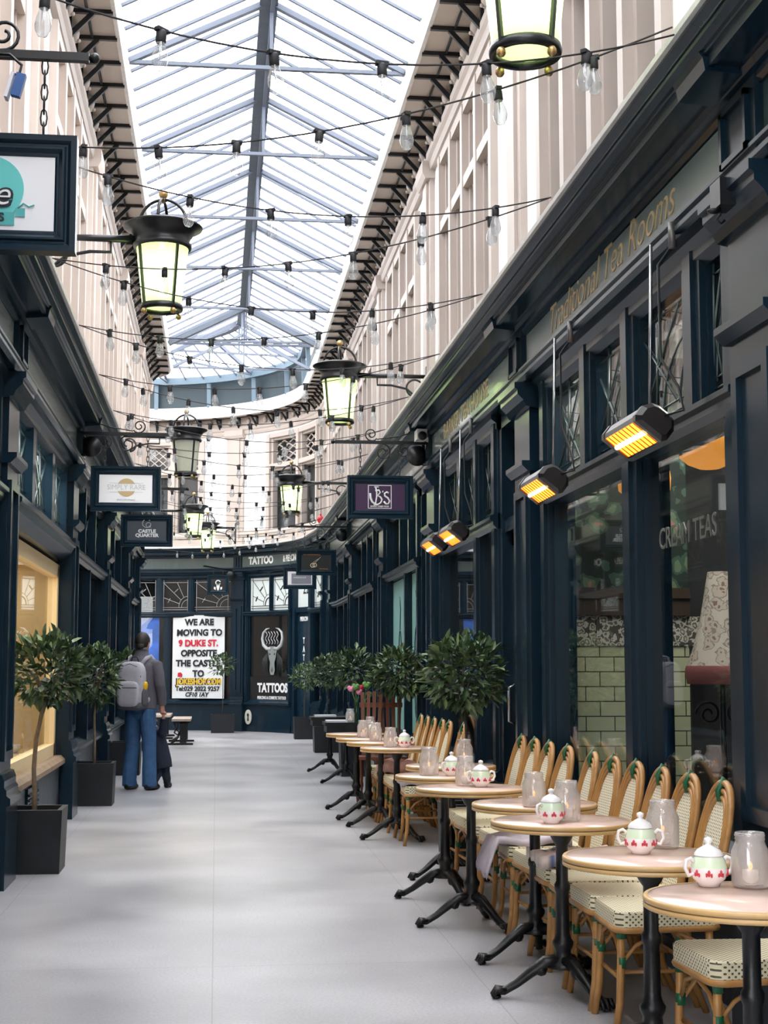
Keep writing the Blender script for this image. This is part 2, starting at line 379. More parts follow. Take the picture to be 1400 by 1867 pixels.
def remesh(o, voxel, smooth=4):
    md = o.modifiers.new('r', 'REMESH'); md.mode = 'VOXEL'; md.voxel_size = voxel; md.use_smooth_shade = True
    if smooth:
        ms = o.modifiers.new('s', 'SMOOTH'); ms.factor = 0.5; ms.iterations = smooth
    dg = bpy.context.evaluated_depsgraph_get(); me = bpy.data.meshes.new_from_object(o.evaluated_get(dg))
    o.modifiers.clear(); mats = list(o.data.materials); o.data = me
    if not me.materials:
        for q in mats: me.materials.append(q)
    me.polygons.foreach_set('use_smooth', [True] * len(me.polygons))
    return o
def text(s, size, c, xd, yd, m, parent, off=0.0, shear=0.0, sx=1.0, ext=0.002, name='lettering', align='CENTER', bend=None):
    cu = bpy.data.curves.new('t', 'FONT'); cu.body = s; cu.size = size; cu.align_x = align; cu.align_y = 'CENTER'
    cu.offset = off; cu.shear = shear; cu.extrude = ext; cu.resolution_u = 4
    t = bpy.data.objects.new('t', cu); COL.objects.link(t)
    dg = bpy.context.evaluated_depsgraph_get(); dg.update(); me = bpy.data.meshes.new_from_object(t.evaluated_get(dg))
    bpy.data.objects.remove(t); bpy.data.curves.remove(cu)
    xd = Vector(xd).normalized(); yd = Vector(yd).normalized(); nd = xd.cross(yd); c = Vector(c); o0 = root_of(parent)
    for v in me.vertices:
        p = v.co.copy()
        v.co = (bend(p.x * sx, p.y, p.z) if bend else c + xd * (p.x * sx) + yd * p.y + nd * p.z) - o0
    me.materials.clear(); me.materials.append(m); me.name = name
    return link(bpy.data.objects.new(name, me), parent)

# ------------------------------------------------------------------ the two building lines: (depth into the arcade, run, height) -> world
WR, WL = 2.15, -1.42
CX, CY, RR = -2.05, 29.9, 4.2
def lift(s, z):
    t = min(1, max(0, (s - 25.5) / 5.5)); t = t * t * (3 - 2 * t)
    return z + 0.2 * t * min(1, max(0, z / 3.6))
def RM(d, s, z):
    z = lift(s, z)
    if s <= CY: return (WR - d, s, z)
    t = (s - CY) / RR
    if t <= PI / 2: return (CX + (RR - d) * math.cos(t), CY + (RR - d) * math.sin(t), z)
    return (CX - (s - CY - RR * PI / 2), CY + RR - d, z)
LE, LR = 26.9, 0.5
def LM(d, s, z):
    if s <= LE: return (WL + d, s, z)
    t = (s - LE) / LR
    if t <= PI / 2: return (WL - LR + (LR + d) * math.cos(t), LE + (LR + d) * math.sin(t), z)
    return (WL - LR - (s - LE - LR * PI / 2), LE + LR + d, z)
def samples(M, s0, s1):
    n = 1; ss = [s0]
    brk = [26.0, 26.5, 27, 27.5, 28, 28.5, 29, 29.5, 29.9] + [29.9 + 0.3 * k for k in range(1, 23)] if M.__name__ not in ('LM', 'LU') else [LE + LR * PI / 16 * k for k in range(9)]
    ss += [b for b in brk if s0 + 1e-3 < b < s1 - 1e-3] + [s1]
    return ss
def frame_at(M, s):
    a = Vector(M(0, s - 0.02, 1)); b = Vector(M(0, s + 0.02, 1)); t = b - a; t.z = 0; t.normalize()
    n = Vector(M(0.1, s, 1)) - Vector(M(0, s, 1)); n.normalize()
    return t, n
BAYS = [1.1, 5.55, 10.0, 14.45, 18.9, 23.35, 27.8]

# ------------------------------------------------------------------ setting: floor, walls, cornices
ST = dict(kind='structure')
fl = MB(); fl.box(-6, 6, -12, 40, -0.1, 0.0); tag(fl.build('floor', MAT['pale_terrazzo']), kind='structure')

UW0 = 3.80; UW1 = 6.86
WIN_Z0, WIN_Z1, WIN_TR = 3.98, 6.36, 5.58
right_wins = [(BAYS[i] + 2.5 - 1.35, BAYS[i] + 2.5 + 1.35) for i in range(0, 5)] + [(28.45, 32.9), (34.75, 36.9)]
right_wins.insert(5, (24.55, 27.25))
left_wins = [(BAYS[i] + 2.5 - 1.35, BAYS[i] + 2.5 + 1.35) for i in range(0, 6)]
def LU(d, s, z): return LM(d + 0.1, s, z)
def upper_wall(M, wins, s_a, s_b, name):
    b = MB(); e = [s_a]
    for a, c in wins: e += [a, c]
    e.append(s_b)
    for i in range(0, len(e), 2): b.mbox(M, -0.25, 0, e[i], e[i + 1], UW0, UW1)
    for a, c in wins:
        b.mbox(M, -0.25, 0, a, c, UW0, WIN_Z0); b.mbox(M, -0.25, 0, a, c, WIN_Z1, UW1)
    return tag(b.build(name, WHITE), kind='structure')
SB0 = -10.0
upper_wall(RM, right_wins, SB0, 38.4, 'wall_right')
upper_wall(LU, left_wins, SB0, 30.2, 'wall_left')
b = MB(); b.box(-4.2, -4.05, 26.5, 36, 0, 7.6); tag(b.build('wall_left_sky_block', BEIGE_L), kind='structure')  # unseen wall added to keep open sky from lighting the far end
b = MB(); b.box(-4, 5, SB0 - 0.2, SB0, 0, 9); tag(b.build('wall_rear_sky_block', mat('rear_sky_block_grey', (140, 134, 128), 0.8)), kind='structure')  # unseen wall added behind the camera, keeps bright sky out of glass reflections
for M_, nm in ((RM, 'wall_right_shops'), (LM, 'wall_left_shops')):
    b = MB(); b.mbox(M_, -0.2, 0.0, SB0, 1.35, 0, 3.4)
    if M_ is LM: b.mbox(M_, -0.2, 0.0, 26.9, 30.2, 0, 3.4)
    else: b.mbox(M_, -0.2, 0.0, 36.9, 38.4, 0, 3.4); tag(b.build(nm, NAVY), kind='structure')

wcount = [0]
def upper_window(M, a, c, lights, lattice, fm, curt, lead=False):
    wcount[0] += 1
    r = empty('window_%d' % wcount[0], kind='structure')
    f = MB(); wd = 0.075
    for z in (WIN_Z0, WIN_TR, WIN_Z1 - 0.1): f.mbox(M, -0.14, 0.05, a, c, z, z + 0.1)
    f.mbox(M, -0.12, 0.09, a - 0.03, c + 0.03, WIN_Z0 - 0.06, WIN_Z0 + 0.02)
    st = (c - a) / lights
    for i in range(lights + 1):
        t = a + st * i; f.mbox(M, -0.14, 0.06, t - wd * 0.7, t + wd * 0.7, WIN_Z0 + 0.02, WIN_Z1 - 0.02)
        for sg in (-1, 1):
            u = t + sg * wd * 1.1
            if a - 0.01 < u < c + 0.01: f.mbox(M, -0.14, 0.0, u - wd * 0.5, u + wd * 0.5, WIN_Z0 + 0.04, WIN_Z1 - 0.04)
    for i in range(lights):   # stepped inner beads over each light
        for z in (WIN_TR - 0.05, WIN_Z1 - 0.15): f.mbox(M, -0.14, -0.02, a + st * i, a + st * (i + 1), z, z + 0.06)
    f.build('frame', fm, r)
    p = MB(); p.mbox(M, -0.125, -0.12, a, c, WIN_Z0, WIN_Z1); p.build('pane', UPGLASS, r)
    q = MB(); q.mbox(M, -0.24, -0.22, a, c, WIN_Z0, WIN_Z1); q.build('curtain', curt, r)
    if lattice:
        l = MB()
        for i in range(lights):
            t0, t1 = a + st * i + wd * 1.5, a + st * (i + 1) - wd * 1.5; z0, z1 = WIN_TR + 0.1, WIN_Z1 - 0.15
            n = 3; L = (t1 - t0)
            for k in range(-n, n + 1):
                for sg in (1, -1):
                    pts = []
                    for j in range(13):
                        zz = z0 + (z1 - z0) * j / 12; tt = t0 + L * (0.5 + k / 2.6 + sg * (j / 12 - 0.5) * 1.25)
                        if t0 <= tt <= t1: pts.append(M(-0.10, tt, zz))
                    if len(pts) > 1: l.bar(pts[0], pts[-1], 0.022, 0.022, (1, 0, 0))
        l.build('lattice', fm, r)
    return r
for i, (a, c) in enumerate(right_wins):
    far = i >= 6
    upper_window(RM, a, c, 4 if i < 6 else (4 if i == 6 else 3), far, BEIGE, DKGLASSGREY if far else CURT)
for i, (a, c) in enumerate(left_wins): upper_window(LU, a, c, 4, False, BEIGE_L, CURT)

tcount = [0]
def trim(): tcount[0] += 1; return empty('trim_%d' % tcount[0], kind='structure')
def entablature(M, s0, s1):
    r = trim()
    b = MB(); b.sweep(M, [(-0.05, 3.42), (0.07, 3.42), (0.07, 3.70), (-0.05, 3.70)], s0, s1); b.build('fascia_board', NAVY2, r)
    b = MB(); b.sweep(M, [(-0.05, 3.33), (0.10, 3.33), (0.125, 3.35), (0.125, 3.372), (0.10, 3.38), (0.10, 3.40), (0.118, 3.408), (0.118, 3.425), (0.07, 3.435), (-0.05, 3.435)], s0, s1); b.build('fascia_bead', NAVY, r)
    pr = [(-0.05, 3.655), (0.085, 3.655), (0.10, 3.675), (0.10, 3.69), (0.13, 3.695), (0.15, 3.715), (0.15, 3.73), (0.25, 3.735), (0.25, 3.725), (0.275, 3.725), (0.275, 3.765),
          (0.292, 3.77), (0.292, 3.782), (0.305, 3.786), (0.33, 3.805), (0.335, 3.815), (0.345, 3.817), (0.345, 3.825), (0.375, 3.845), (0.375, 3.86), (-0.05, 3.86)]
    b = MB(); b.sweep(M, pr, s0, s1); b.build('cornice', NAVY, r)
    b = MB(); b.sweep(M, [(0.0, 3.857), (0.372, 3.857), (0.392, 3.862), (0.396, 3.885), (0.38, 3.893), (0.0, 3.94)], s0, s1); b.build('lead_flashing', LEAD, r)
    return r
ENT_R = entablature(RM, SB0, 37.6); ENT_L = entablature(LM, SB0, 30.1)

def eaves(M, s0, s1, s_in, ov=0.41):
    r = trim()
    b = MB(); b.sweep(M, [(-0.2, 6.80), (ov, 6.80), (ov, 6.83), (-0.2, 6.83)], s0, s1); b.build('soffit', SOFFIT, r)
    b = MB(); b.sweep(M, [(ov - 0.01, 6.785), (ov + 0.025, 6.785), (ov + 0.025, 7.05), (ov - 0.01, 7.05)], s0, s1); b.build('eaves_fascia', LEAD, r)
    b = MB(); b.sweep(M, [(-0.05, 6.42), (0.05, 6.42), (0.06, 6.46), (0.06, 6.50), (0.085, 6.53), (0.085, 6.60), (0.05, 6.62), (0.05, 6.80), (-0.05, 6.80)], s0, s1); b.build('frieze', BEIGE, r)
    b = MB(); b.tube([M(0.2, t, 6.785) for t in samples(M, s0, s1)], 0.012, 6); b.build('conduit', BLACK, r)
    return r
def eave_brackets(M, s0, s1, r, step=0.52, ov=0.41, mt=None):
    k = 0; t = s0; first = None
    o = []
    while t < s1:
        b = MB()
        b.sweep(M, [(0.04, 6.765), (ov, 6.765), (ov, 6.80), (0.04, 6.80)], t - 0.018, t + 0.018)
        b.sweep(M, [(0.05, 6.56), (0.075, 6.55), (0.26, 6.755), (0.26, 6.78), (0.23, 6.78), (0.05, 6.59)], t - 0.016, t + 0.016)
        b.sweep(M, [(0.04, 6.55), (0.08, 6.55), (0.08, 6.78), (0.04, 6.78)], t - 0.028, t + 0.028)
        b.build('eaves_bracket', BLACK, r)
        d = MB(); c = Vector(M(0.07, t + step / 2, 6.70)); d.ell(c, 0.05, 0.09, 0.085, 8); d.ell(Vector(M(0.11, t + step / 2, 6.64)), 0.02, 0.02, 0.02, 6)
        d.build('frieze_boss', BEIGE, r)
        t += step
er = eaves(RM, SB0, 37.0, 0); eave_brackets(RM, 6.2, 36.2, er)
el = eaves(LU, SB0, 30.1, 0); eave_brackets(LU, 6.2, 28.2, el)

def upper_pilasters(M, ss, wd, m, last=None):
    for t in ss:
        r = trim(); b = MB()
        b.mbox(M, 0, 0.05, t - wd / 2, t + wd / 2, 3.9, 6.42)
        b.mbox(M, 0, 0.075, t - wd / 2 + 0.10, t + wd / 2 - 0.10, 3.9, 6.36)
        b.build('pilaster_shaft', m, r)
        b = MB(); b.sweep(M, [(0.0, 6.34), (0.10, 6.34), (0.13, 6.40), (0.13, 6.52), (0, 6.52)], t - wd / 2 - 0.03, t + wd / 2 + 0.03)
        b.mbox(M, 0, 0.11, t - wd / 2 - 0.03, t + wd / 2 + 0.03, 3.9, 4.05); b.build('capital', m, r)
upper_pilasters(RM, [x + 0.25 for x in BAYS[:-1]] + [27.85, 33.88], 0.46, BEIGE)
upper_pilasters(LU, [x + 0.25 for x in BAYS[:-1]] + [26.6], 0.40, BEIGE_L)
r = trim(); b = MB(); b.sweep(RM, [(0, 4.1), (0.04, 4.1), (0.06, 4.16), (0.04, 4.24), (0, 4.24)], 28.2, 37.5); b.build('string_course', BEIGE, r)

# shopfront pilasters with console blocks
def pilaster(M, t, wd=0.5, proj=0.06):
    r = trim(); a, c = t - wd / 2, t + wd / 2
    b = MB(); b.mbox(M, -0.3, proj, a, c, 0.0, 3.2)
    b.mbox(M, 0.0, proj + 0.022, a + 0.05, a + 0.11, 0.8, 2.62); b.mbox(M, 0.0, proj + 0.022, c - 0.11, c - 0.05, 0.8, 2.62)
    b.mbox(M, 0.0, proj + 0.022, a + 0.11, c - 0.11, 2.56, 2.62); b.mbox(M, 0.0, proj + 0.022, a + 0.11, c - 0.11, 0.8, 0.86)
    b.build('shaft', NAVY, r)
    b = MB(); b.sweep(M, [(0, 0.0), (proj + 0.05, 0.0), (proj + 0.05, 0.52), (proj + 0.075, 0.53), (proj + 0.075, 0.57), (proj + 0.05, 0.59), (proj + 0.05, 0.62), (proj + 0.035, 0.64), (proj + 0.035, 0.68), (proj + 0.02, 0.72), (0, 0.74)], a - 0.03, c + 0.03); b.build('plinth', NAVY, r)
    b = MB(); b.sweep(M, [(0, 2.72), (proj + 0.02, 2.72), (proj + 0.06, 2.76), (proj + 0.06, 2.79), (0, 2.79)], a - 0.03, c + 0.03)
    b.sweep(M, [(0, 3.14), (proj + 0.03, 3.16), (proj + 0.05, 3.20), (proj + 0.09, 3.24), (proj + 0.09, 3.27), (proj + 0.11, 3.28), (proj + 0.11, 3.32), (0, 3.32)], a - 0.05, c + 0.05); b.build('capital', NAVY, r)
    b = MB(); b.mbox(M, 0, 0.105, a + 0.04, c - 0.04, 3.30, 3.73)
    b.sweep(M, [(0.1, 3.70), (0.285, 3.715), (0.295, 3.765), (0.31, 3.785), (0.1, 3.79)], a + 0.08, c - 0.08)
    for (u, v, z0, z1) in ((a + 0.10, a + 0.125, 3.42, 3.66), (c - 0.125, c - 0.10, 3.42, 3.66), (a + 0.10, c - 0.10, 3.42, 3.445), (a + 0.10, c - 0.10, 3.635, 3.66)): b.mbox(M, 0, 0.125, u, v, z0, z1)
    b.build('console_block', NAVY, r)
for t in BAYS: pilaster(RM, t)
for t in BAYS[:-1]: pilaster(LM, t)
pilaster(LM, 26.9 - 0.3, 0.5)
for t, wd in ((29.75, 0.42), (33.75, 0.30), (36.75, 0.4)): pilaster(RM, t, wd)

# ------------------------------------------------------------------ shopfronts
def leading(M, a, c, z0, z1, style, m=None):
    l = MB(); L = c - a; H = z1 - z0; P = lambda u, v: M(-0.045, a + L * u, z0 + H * v); rr = 0.006
    def ln(p, q): l.tube([P(*p), P(*q)], rr, 5)
    if style == 'nouveau':
        for k in (0.14, 0.26): l.tube([P(k * 2.2 * math.sin(j * PI / 16), 0.12 + (0.30 + k) * (math.cos(j * PI / 16))) for j in range(9)], rr, 5)
        for v in (0.07, 0.15): ln((0, v), (1, v))
        ln((0.35, 0.15), (1, 0.92)); ln((0.95, 0.15), (0.3, 0.92)); ln((0.7, 0.15), (0.62, 1)); ln((0, 0.92), (1, 0.92))
    else:
        for v in (0.06, 0.13, 0.92): ln((0, v), (1, v))
        for u in (0.07, 0.93): ln((u, 0), (u, 1))
        for r1 in (0.22, 0.32): l.tube([P(0.07 + r1 * math.cos(j * PI / 16), 0.13 + r1 * 1.1 * math.sin(j * PI / 16)) for j in range(9)], rr * (2.2 if style == 'sunw' and r1 < 0.3 else 1), 5)
        for an in (20, 42, 64): ln((0.07 + 0.32 * math.cos(math.radians(an)), 0.13 + 0.35 * math.sin(math.radians(an))), (0.07 + min(0.86 / math.cos(math.radians(an)), 0.79 / math.sin(math.radians(an)) ) * math.cos(math.radians(an)), 0.13 + min(0.86 / math.cos(math.radians(an)), 0.79 / math.sin(math.radians(an))) * math.sin(math.radians(an))))
        for (p, q) in (((0.42, 0.72), (0.56, 0.6)), ((0.70, 0.42), (0.78, 0.28))): l.tube([P(*p), P(*q)], rr * (2.4 if style == 'sunw' else 1.2), 5)
    return l
def shopfront(M, a, c, mull, umull, style='nouveau', sill=0.62, riser=NAVY, pane=GLASS, upane=GLASS, leadm=None, tz=2.47, mw=0.1, jamb=0.2, sillm=NAVY, rec=-0.05):
    """stall riser, sill, mullioned plate glass, transom rail, leaded upper lights, head: one shop window"""
    wcount[0] += 1; r = empty('window_%d' % wcount[0], kind='structure')
    b = MB(); b.mbox(M, -0.3, 0.0, a, c, 0.0, sill - 0.06); b.mbox(M, -0.3, 0.02, a, c, 0.0, 0.14); b.build('stall_riser', riser, r)
    b = MB(); b.sweep(M, [(-0.3, sill - 0.08), (0.03, sill - 0.08), (0.06, sill - 0.05), (0.06, sill - 0.02), (0.02, sill), (-0.04, sill + 0.045), (-0.3, sill + 0.045)], a, c); b.build('window_sill', sillm, r)
    b = MB()
    def post(t, wd, z0, z1):
        b.mbox(M, -0.16, 0.01, t - wd / 2, t + wd / 2, z0, z1); b.mbox(M, -0.16, 0.03, t - wd * 0.22, t + wd * 0.22, z0, z1)
        b.mbox(M, -0.16, -0.02, t - wd / 2 - 0.025, t + wd / 2 + 0.025, z0, z1)
    for t, wd in ((a + jamb / 2, jamb), (c - jamb / 2, jamb)): post(t, wd, sill, 3.34)
    for t in mull: post(t, mw * 2.0, sill, tz)
    for t in umull: post(t, mw * 1.8, tz, 3.3)
    b.sweep(M, [(-0.16, tz - 0.01), (0.02, tz - 0.01), (0.05, tz + 0.02), (0.05, tz + 0.045), (0.075, tz + 0.06), (0.075, tz + 0.085), (0.03, tz + 0.11), (-0.16, tz + 0.11)], a, c)
    b.sweep(M, [(-0.16, 3.20), (-0.02, 3.20), (0.02, 3.24), (0.02, 3.28), (0.06, 3.31), (0.06, 3.35), (-0.16, 3.35)], a, c)
    b.build('window_frame', NAVY, r)
    e = [a + jamb] + list(mull) + [c - jamb]
    for i in range(len(e) - 1):
        p = MB(); p.mbox(M, rec - 0.008, rec, e[i], e[i + 1], sill, tz); p.build('pane', pane, r)
    e = [a + jamb] + list(umull) + [c - jamb]
    for i in range(len(e) - 1):
        p = MB(); p.mbox(M, -0.058, -0.05, e[i], e[i + 1], tz + 0.1, 3.22); pp = p.build('upper_pane', upane, r)
        if style: leading(M, e[i] + 0.05, e[i + 1] - 0.05, tz + 0.12, 3.2, style).build('leading', leadm or NAVY2, pp)
    return r
def doorway(M, a, c, rec=-0.35, glassy=True, dtop=2.42, m=NAVY, upm=None):
    wcount[0] += 1; r = empty('door_%d' % wcount[0], kind='structure'); D = rec
    b = MB()
    for t in (a + 0.05, c - 0.05): b.mbox(M, D, 0.0, t - 0.05, t + 0.05, 0, 3.34)
    b.mbox(M, D - 0.05, 0.0, a, c, 3.22, 3.34); b.mbox(M, D - 0.02, D + 0.1, a, c, dtop, dtop + 0.1); b.mbox(M, D, 0.02, a, c, 0, 0.06); b.build('door_frame', m, r)
    b = MB(); w_ = 0.09
    b.mbox(M, D, D + 0.045, a + 0.1, a + 0.1 + w_, 0.06, dtop); b.mbox(M, D, D + 0.045, c - 0.1 - w_, c - 0.1, 0.06, dtop)
    b.mbox(M, D, D + 0.045, a + 0.1, c - 0.1, dtop - 0.1, dtop); b.mbox(M, D, D + 0.045, a + 0.1, c - 0.1, 0.06, 0.8 if glassy else 2.3)
    lf = b.build('door_leaf', m, r)
    p = MB(); p.mbox(M, D + 0.018, D + 0.026, a + 0.18, c - 0.18, 0.78, dtop - 0.08); p.build('pane', GLASS, lf)
    p = MB(); p.mbox(M, D + 0.02, D + 0.03, a + 0.1, c - 0.1, dtop + 0.1, 3.22); p.build('upper_pane', upm or GLASS, r)
    h = MB(); x = M(D + 0.09, c - 0.16, 1.0); y = M(D + 0.09, c - 0.16, 1.25); h.tube([M(D + 0.045, c - 0.16, 0.98), x, y, M(D + 0.045, c - 0.16, 1.27)], 0.011, 8); h.build('door_handle', CHROME, lf)
    return r
# right side, from the camera on
shopfront(RM, 1.35, 5.3, [3.4], [2.3, 3.4, 4.4])
BAY_A = shopfront(RM, 5.8, 9.65, [7.52], [6.45, 7.52, 8.42], mw=0.14, jamb=0.24)
doorway(RM, 10.2, 11.15, -0.12); shopfront(RM, 11.15, 14.2, [12.1], [12.1, 12.95], mw=0.14, jamb=0.26)
doorway(RM, 14.7, 15.6); shopfront(RM, 15.6, 18.65, [16.75], [16.4, 17.2], jamb=0.22, style=None)
doorway(RM, 19.15, 20.1); shopfront(RM, 20.1, 23.1, [21.2, 22.2], [21.0, 21.8], jamb=0.18, style=None)
shopfront(RM, 23.6, 27.55, [24.9, 26.2], [24.9, 26.2], style=None); doorway(RM, 28.05, 29.5)
shopfront(RM, 29.98, 31.2, [], [], style='sunw', upane=STAIN, leadm=BLKT, jamb=0.12, tz=2.4)
DOOR22 = doorway(RM, 31.22, 32.05, -0.12, glassy=False, dtop=2.44, upm=STAIN)
TATT = shopfront(RM, 32.08, 33.60, [], [32.83], style='sunw', upane=STAIN, leadm=BLKT, jamb=0.1, tz=2.4, mw=0.03)
BANN = shopfront(RM, 33.9, 36.55, [35.55], [35.0, 35.75], style='sun', leadm=GREYT, jamb=0.08, tz=2.4, mw=0.06)
# left side
shopfront(LM, 1.35, 5.3, [3.4], [2.3, 3.4, 4.4]); shopfront(LM, 5.8, 9.75, [7.8], [7.1, 8.4])
shopfront(LM, 14.7, 18.65, [16.6], [15.9, 17.2], jamb=0.16); shopfront(LM, 19.15, 23.1, [21.0], [20.4, 21.8], style=None, jamb=0.16)
doorway(LM, 23.6, 24.6); shopfront(LM, 24.6, 26.35, [25.5], [25.5], style=None, jamb=0.12)

# jewellery display bay on the left: cream lined recess behind the glass, bowed soffit, louvred vent
wcount[0] += 1; DISP = empty('window_%d' % wcount[0], kind='structure'); A0, A1 = 10.27, 14.2
b = MB(); b.mbox(LM, -0.3, -0.02, A0, A1, 0, 0.50); b.build('stall_riser', mat('scuffed_slate_paint', (66, 76, 84), 0.4, noise=0.35, nscale=5), DISP)
b = MB(); b.sweep(LM, [(-0.3, 0.50), (0.01, 0.50), (0.035, 0.52), (0.035, 0.555), (0.0, 0.59), (-0.3, 0.59)], A0, A1); b.build('window_sill', mat('worn_timber_sill', (150, 128, 104), 0.5, noise=0.15), DISP)
b = MB()
for s0, s1, z0, z1 in ((A0 + 0.02, A0 + 0.16, 0.59, 2.34), (A1 - 0.14, A1 - 0.02, 0.59, 2.34), (A0, A1, 2.24, 2.36), (A0, A1, 0.59, 0.70)): b.mbox(LM, -0.14, -0.06, s0, s1, z0, z1)
b.build('window_frame', CREAM, DISP)
b = MB(); b.mbox(LM, -0.14, -0.05, A0 + 0.62, A0 + 0.72, 0.59, 2.3); b.build('window_post', DARKWOOD, DISP)
b = MB(); b.mbox(LM, -0.112, -0.104, A0 + 0.1, A1 - 0.1, 0.66, 2.28); b.build('pane', GLASS, DISP)
b = MB(); b.mbox(LM, -0.95, -0.90, A0, A1, 0.5, 2.5); b.mbox(LM, -0.95, -0.14, A1 - 0.04, A1, 0.5, 2.5); b.mbox(LM, -0.95, -0.14, A0, A0 + 0.04, 0.5, 2.5); b.mbox(LM, -0.95, -0.14, A0, A1, 0.62, 0.66); b.mbox(LM, -0.95, -0.14, A0, A1, 2.36, 2.40); b.build('display_lining', CREAM, DISP)
b = MB(); b.sweep(LM, [(-0.14, 2.36), (-0.02, 2.40), (0.06, 2.47), (0.075, 2.52), (0.09, 2.53), (0.09, 2.56), (0.05, 2.585), (0.05, 2.61), (-0.14, 2.63)], A0, A1); b.build('bowed_soffit', NAVY, DISP)
b = MB()
for t in (A0 + 0.1, 11.55, 12.9, A1 - 0.1): b.mbox(LM, -0.16, 0.01, t - 0.09, t + 0.09, 2.6, 3.34)
b.sweep(LM, [(-0.16, 3.20), (-0.02, 3.20), (0.02, 3.24), (0.02, 3.28), (0.06, 3.31), (0.06, 3.35), (-0.16, 3.35)], A0, A1); b.build('upper_frame', NAVY, DISP)
for s0, s1 in ((A0 + 0.19, 11.46), (11.64, 12.81), (12.99, A1 - 0.19)):
    p = MB(); p.mbox(LM, -0.058, -0.05, s0, s1, 2.62, 3.22); pp = p.build('upper_pane', GLASS, DISP); leading(LM, s0, s1, 2.64, 3.2, 'nouveau').build('leading', NAVY2, pp)
b = MB()
for k in range(4): b.sweep(LM, [(-0.02, 0.30 + k * 0.038), (0.015, 0.295 + k * 0.038), (0.012, 0.312 + k * 0.038), (-0.02, 0.326 + k * 0.038)], 11.75, 12.35)
b.mbox(LM, -0.02, 0.002, 11.72, 12.38, 0.28, 0.47); b.build('louvred_vent', NAVY, DISP)

# dark rooms behind the shop glass
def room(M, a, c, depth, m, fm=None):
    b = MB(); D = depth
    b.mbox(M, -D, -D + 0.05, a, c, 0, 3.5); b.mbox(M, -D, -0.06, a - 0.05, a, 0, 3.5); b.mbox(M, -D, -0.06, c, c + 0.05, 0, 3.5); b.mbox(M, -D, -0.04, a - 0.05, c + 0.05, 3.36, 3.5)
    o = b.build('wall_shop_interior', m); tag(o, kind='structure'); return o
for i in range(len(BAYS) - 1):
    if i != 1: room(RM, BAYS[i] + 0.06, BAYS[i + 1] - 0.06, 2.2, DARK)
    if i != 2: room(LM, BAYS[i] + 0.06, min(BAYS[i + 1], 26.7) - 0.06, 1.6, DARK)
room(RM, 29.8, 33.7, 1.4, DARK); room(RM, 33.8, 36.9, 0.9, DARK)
# tea room interior: tiled party wall, passage beyond
b = MB(); b.box(2.3, 3.15, 9.68, 9.78, 0, 1.54); tag(b.build('wall_tea_room_tile', MAT['sage_metro_tile']), kind='structure')
b = MB(); b.box(2.3, 3.15, 9.68, 9.78, 1.54, 1.745)
for k in range(5): b.box(2.302 + k * 0.21, 2.302 + k * 0.21 + 0.2, 9.668, 9.69, 1.545, 1.74)
tag(b.build('wall_tea_room_pattern_tile', MAT['grey_pattern_tile']), kind='structure')
b = MB(); b.box(2.3, 3.15, 9.64, 9.78, 1.745, 1.93); b.box(2.3, 3.15, 9.62, 9.78, 1.86, 1.89); tag(b.build('trim_tea_room_dado', DARKWOOD), kind='structure')
b = MB(); b.box(2.3, 3.15, 9.68, 9.78, 1.93, 3.5); tag(b.build('wall_tea_room_paper', MAT['dark_floral_paper']), kind='structure')
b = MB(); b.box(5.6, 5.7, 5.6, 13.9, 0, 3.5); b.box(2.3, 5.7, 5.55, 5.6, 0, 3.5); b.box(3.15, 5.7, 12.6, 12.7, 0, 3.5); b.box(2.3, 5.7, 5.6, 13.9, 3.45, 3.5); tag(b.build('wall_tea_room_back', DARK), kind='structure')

# ------------------------------------------------------------------ glazed roof
RX, RZ = 0.42, 7.70; FL, FR, FZ = -0.87, 1.71, 7.03
def glazed_roof():
    r = empty('ceiling', kind='structure'); y0, y1 = SB0, 25.3
    for x in (FL, FR):
        b = MB(); b.add([(x, y0, FZ), (x, y1, FZ), (RX, y1, RZ), (RX, y0, RZ)], [(0, 1, 2, 3)]); b.build('glazing', ROOFGLASS, r)
    b = MB(); b.box(RX - 0.085, RX + 0.085, y0, y1, RZ - 0.10, RZ + 0.02); b.build('ridge_board', RIDGE, r)
    b = MB(); b.box(RX - 0.012 + 0.03, RX + 0.055, y0, y1, RZ - 0.16, RZ - 0.10); b.build('ridge_plate', STEEL, r)
    for x, nm in ((FL, 'l'), (FR, 'r')):
        y = -9.8; first = None
        while y < y1:
            if first is None:
                b = MB(); b.bar((x, 0, FZ - 0.012), (RX, 0, RZ - 0.012), 0.026, 0.03, (0, 1, 0)); first = b.build('glazing_bar', STEEL, r); o = first
            else:
                o = first.copy(); link(o, r)
            o.location = (0, y, 0); y += 0.47
    for k in range(-8, 7):
        y = 13.44 + 2.36 * k - 0.0
        t = MB()
        for x in (FL, FR): t.bar((x, y, FZ - 0.02), (RX, y, RZ - 0.05), 0.05, 0.065, (0, 1, 0))
        t.build('principal_rafter', STEEL, r)
        t = MB(); t.bar((FL, y, FZ - 0.03), (FR, y, FZ - 0.03), 0.045, 0.035); t.bar((RX + 0.03, y, FZ - 0.03), (RX + 0.03, y, RZ - 0.1), 0.03, 0.03, (0, 1, 0)); t.build('tie_beam', STEEL, r)
        if k == 5:
            t = MB(); t.bar((FL, y, FZ - 0.1), (RX, y, RZ - 0.12), 0.07, 0.12, (0, 1, 0)); t.bar((FR, y, FZ - 0.1), (RX, y, RZ - 0.12), 0.07, 0.12, (0, 1, 0)); t.build('end_rafter', RIDGE, r)
    return r
glazed_roof()
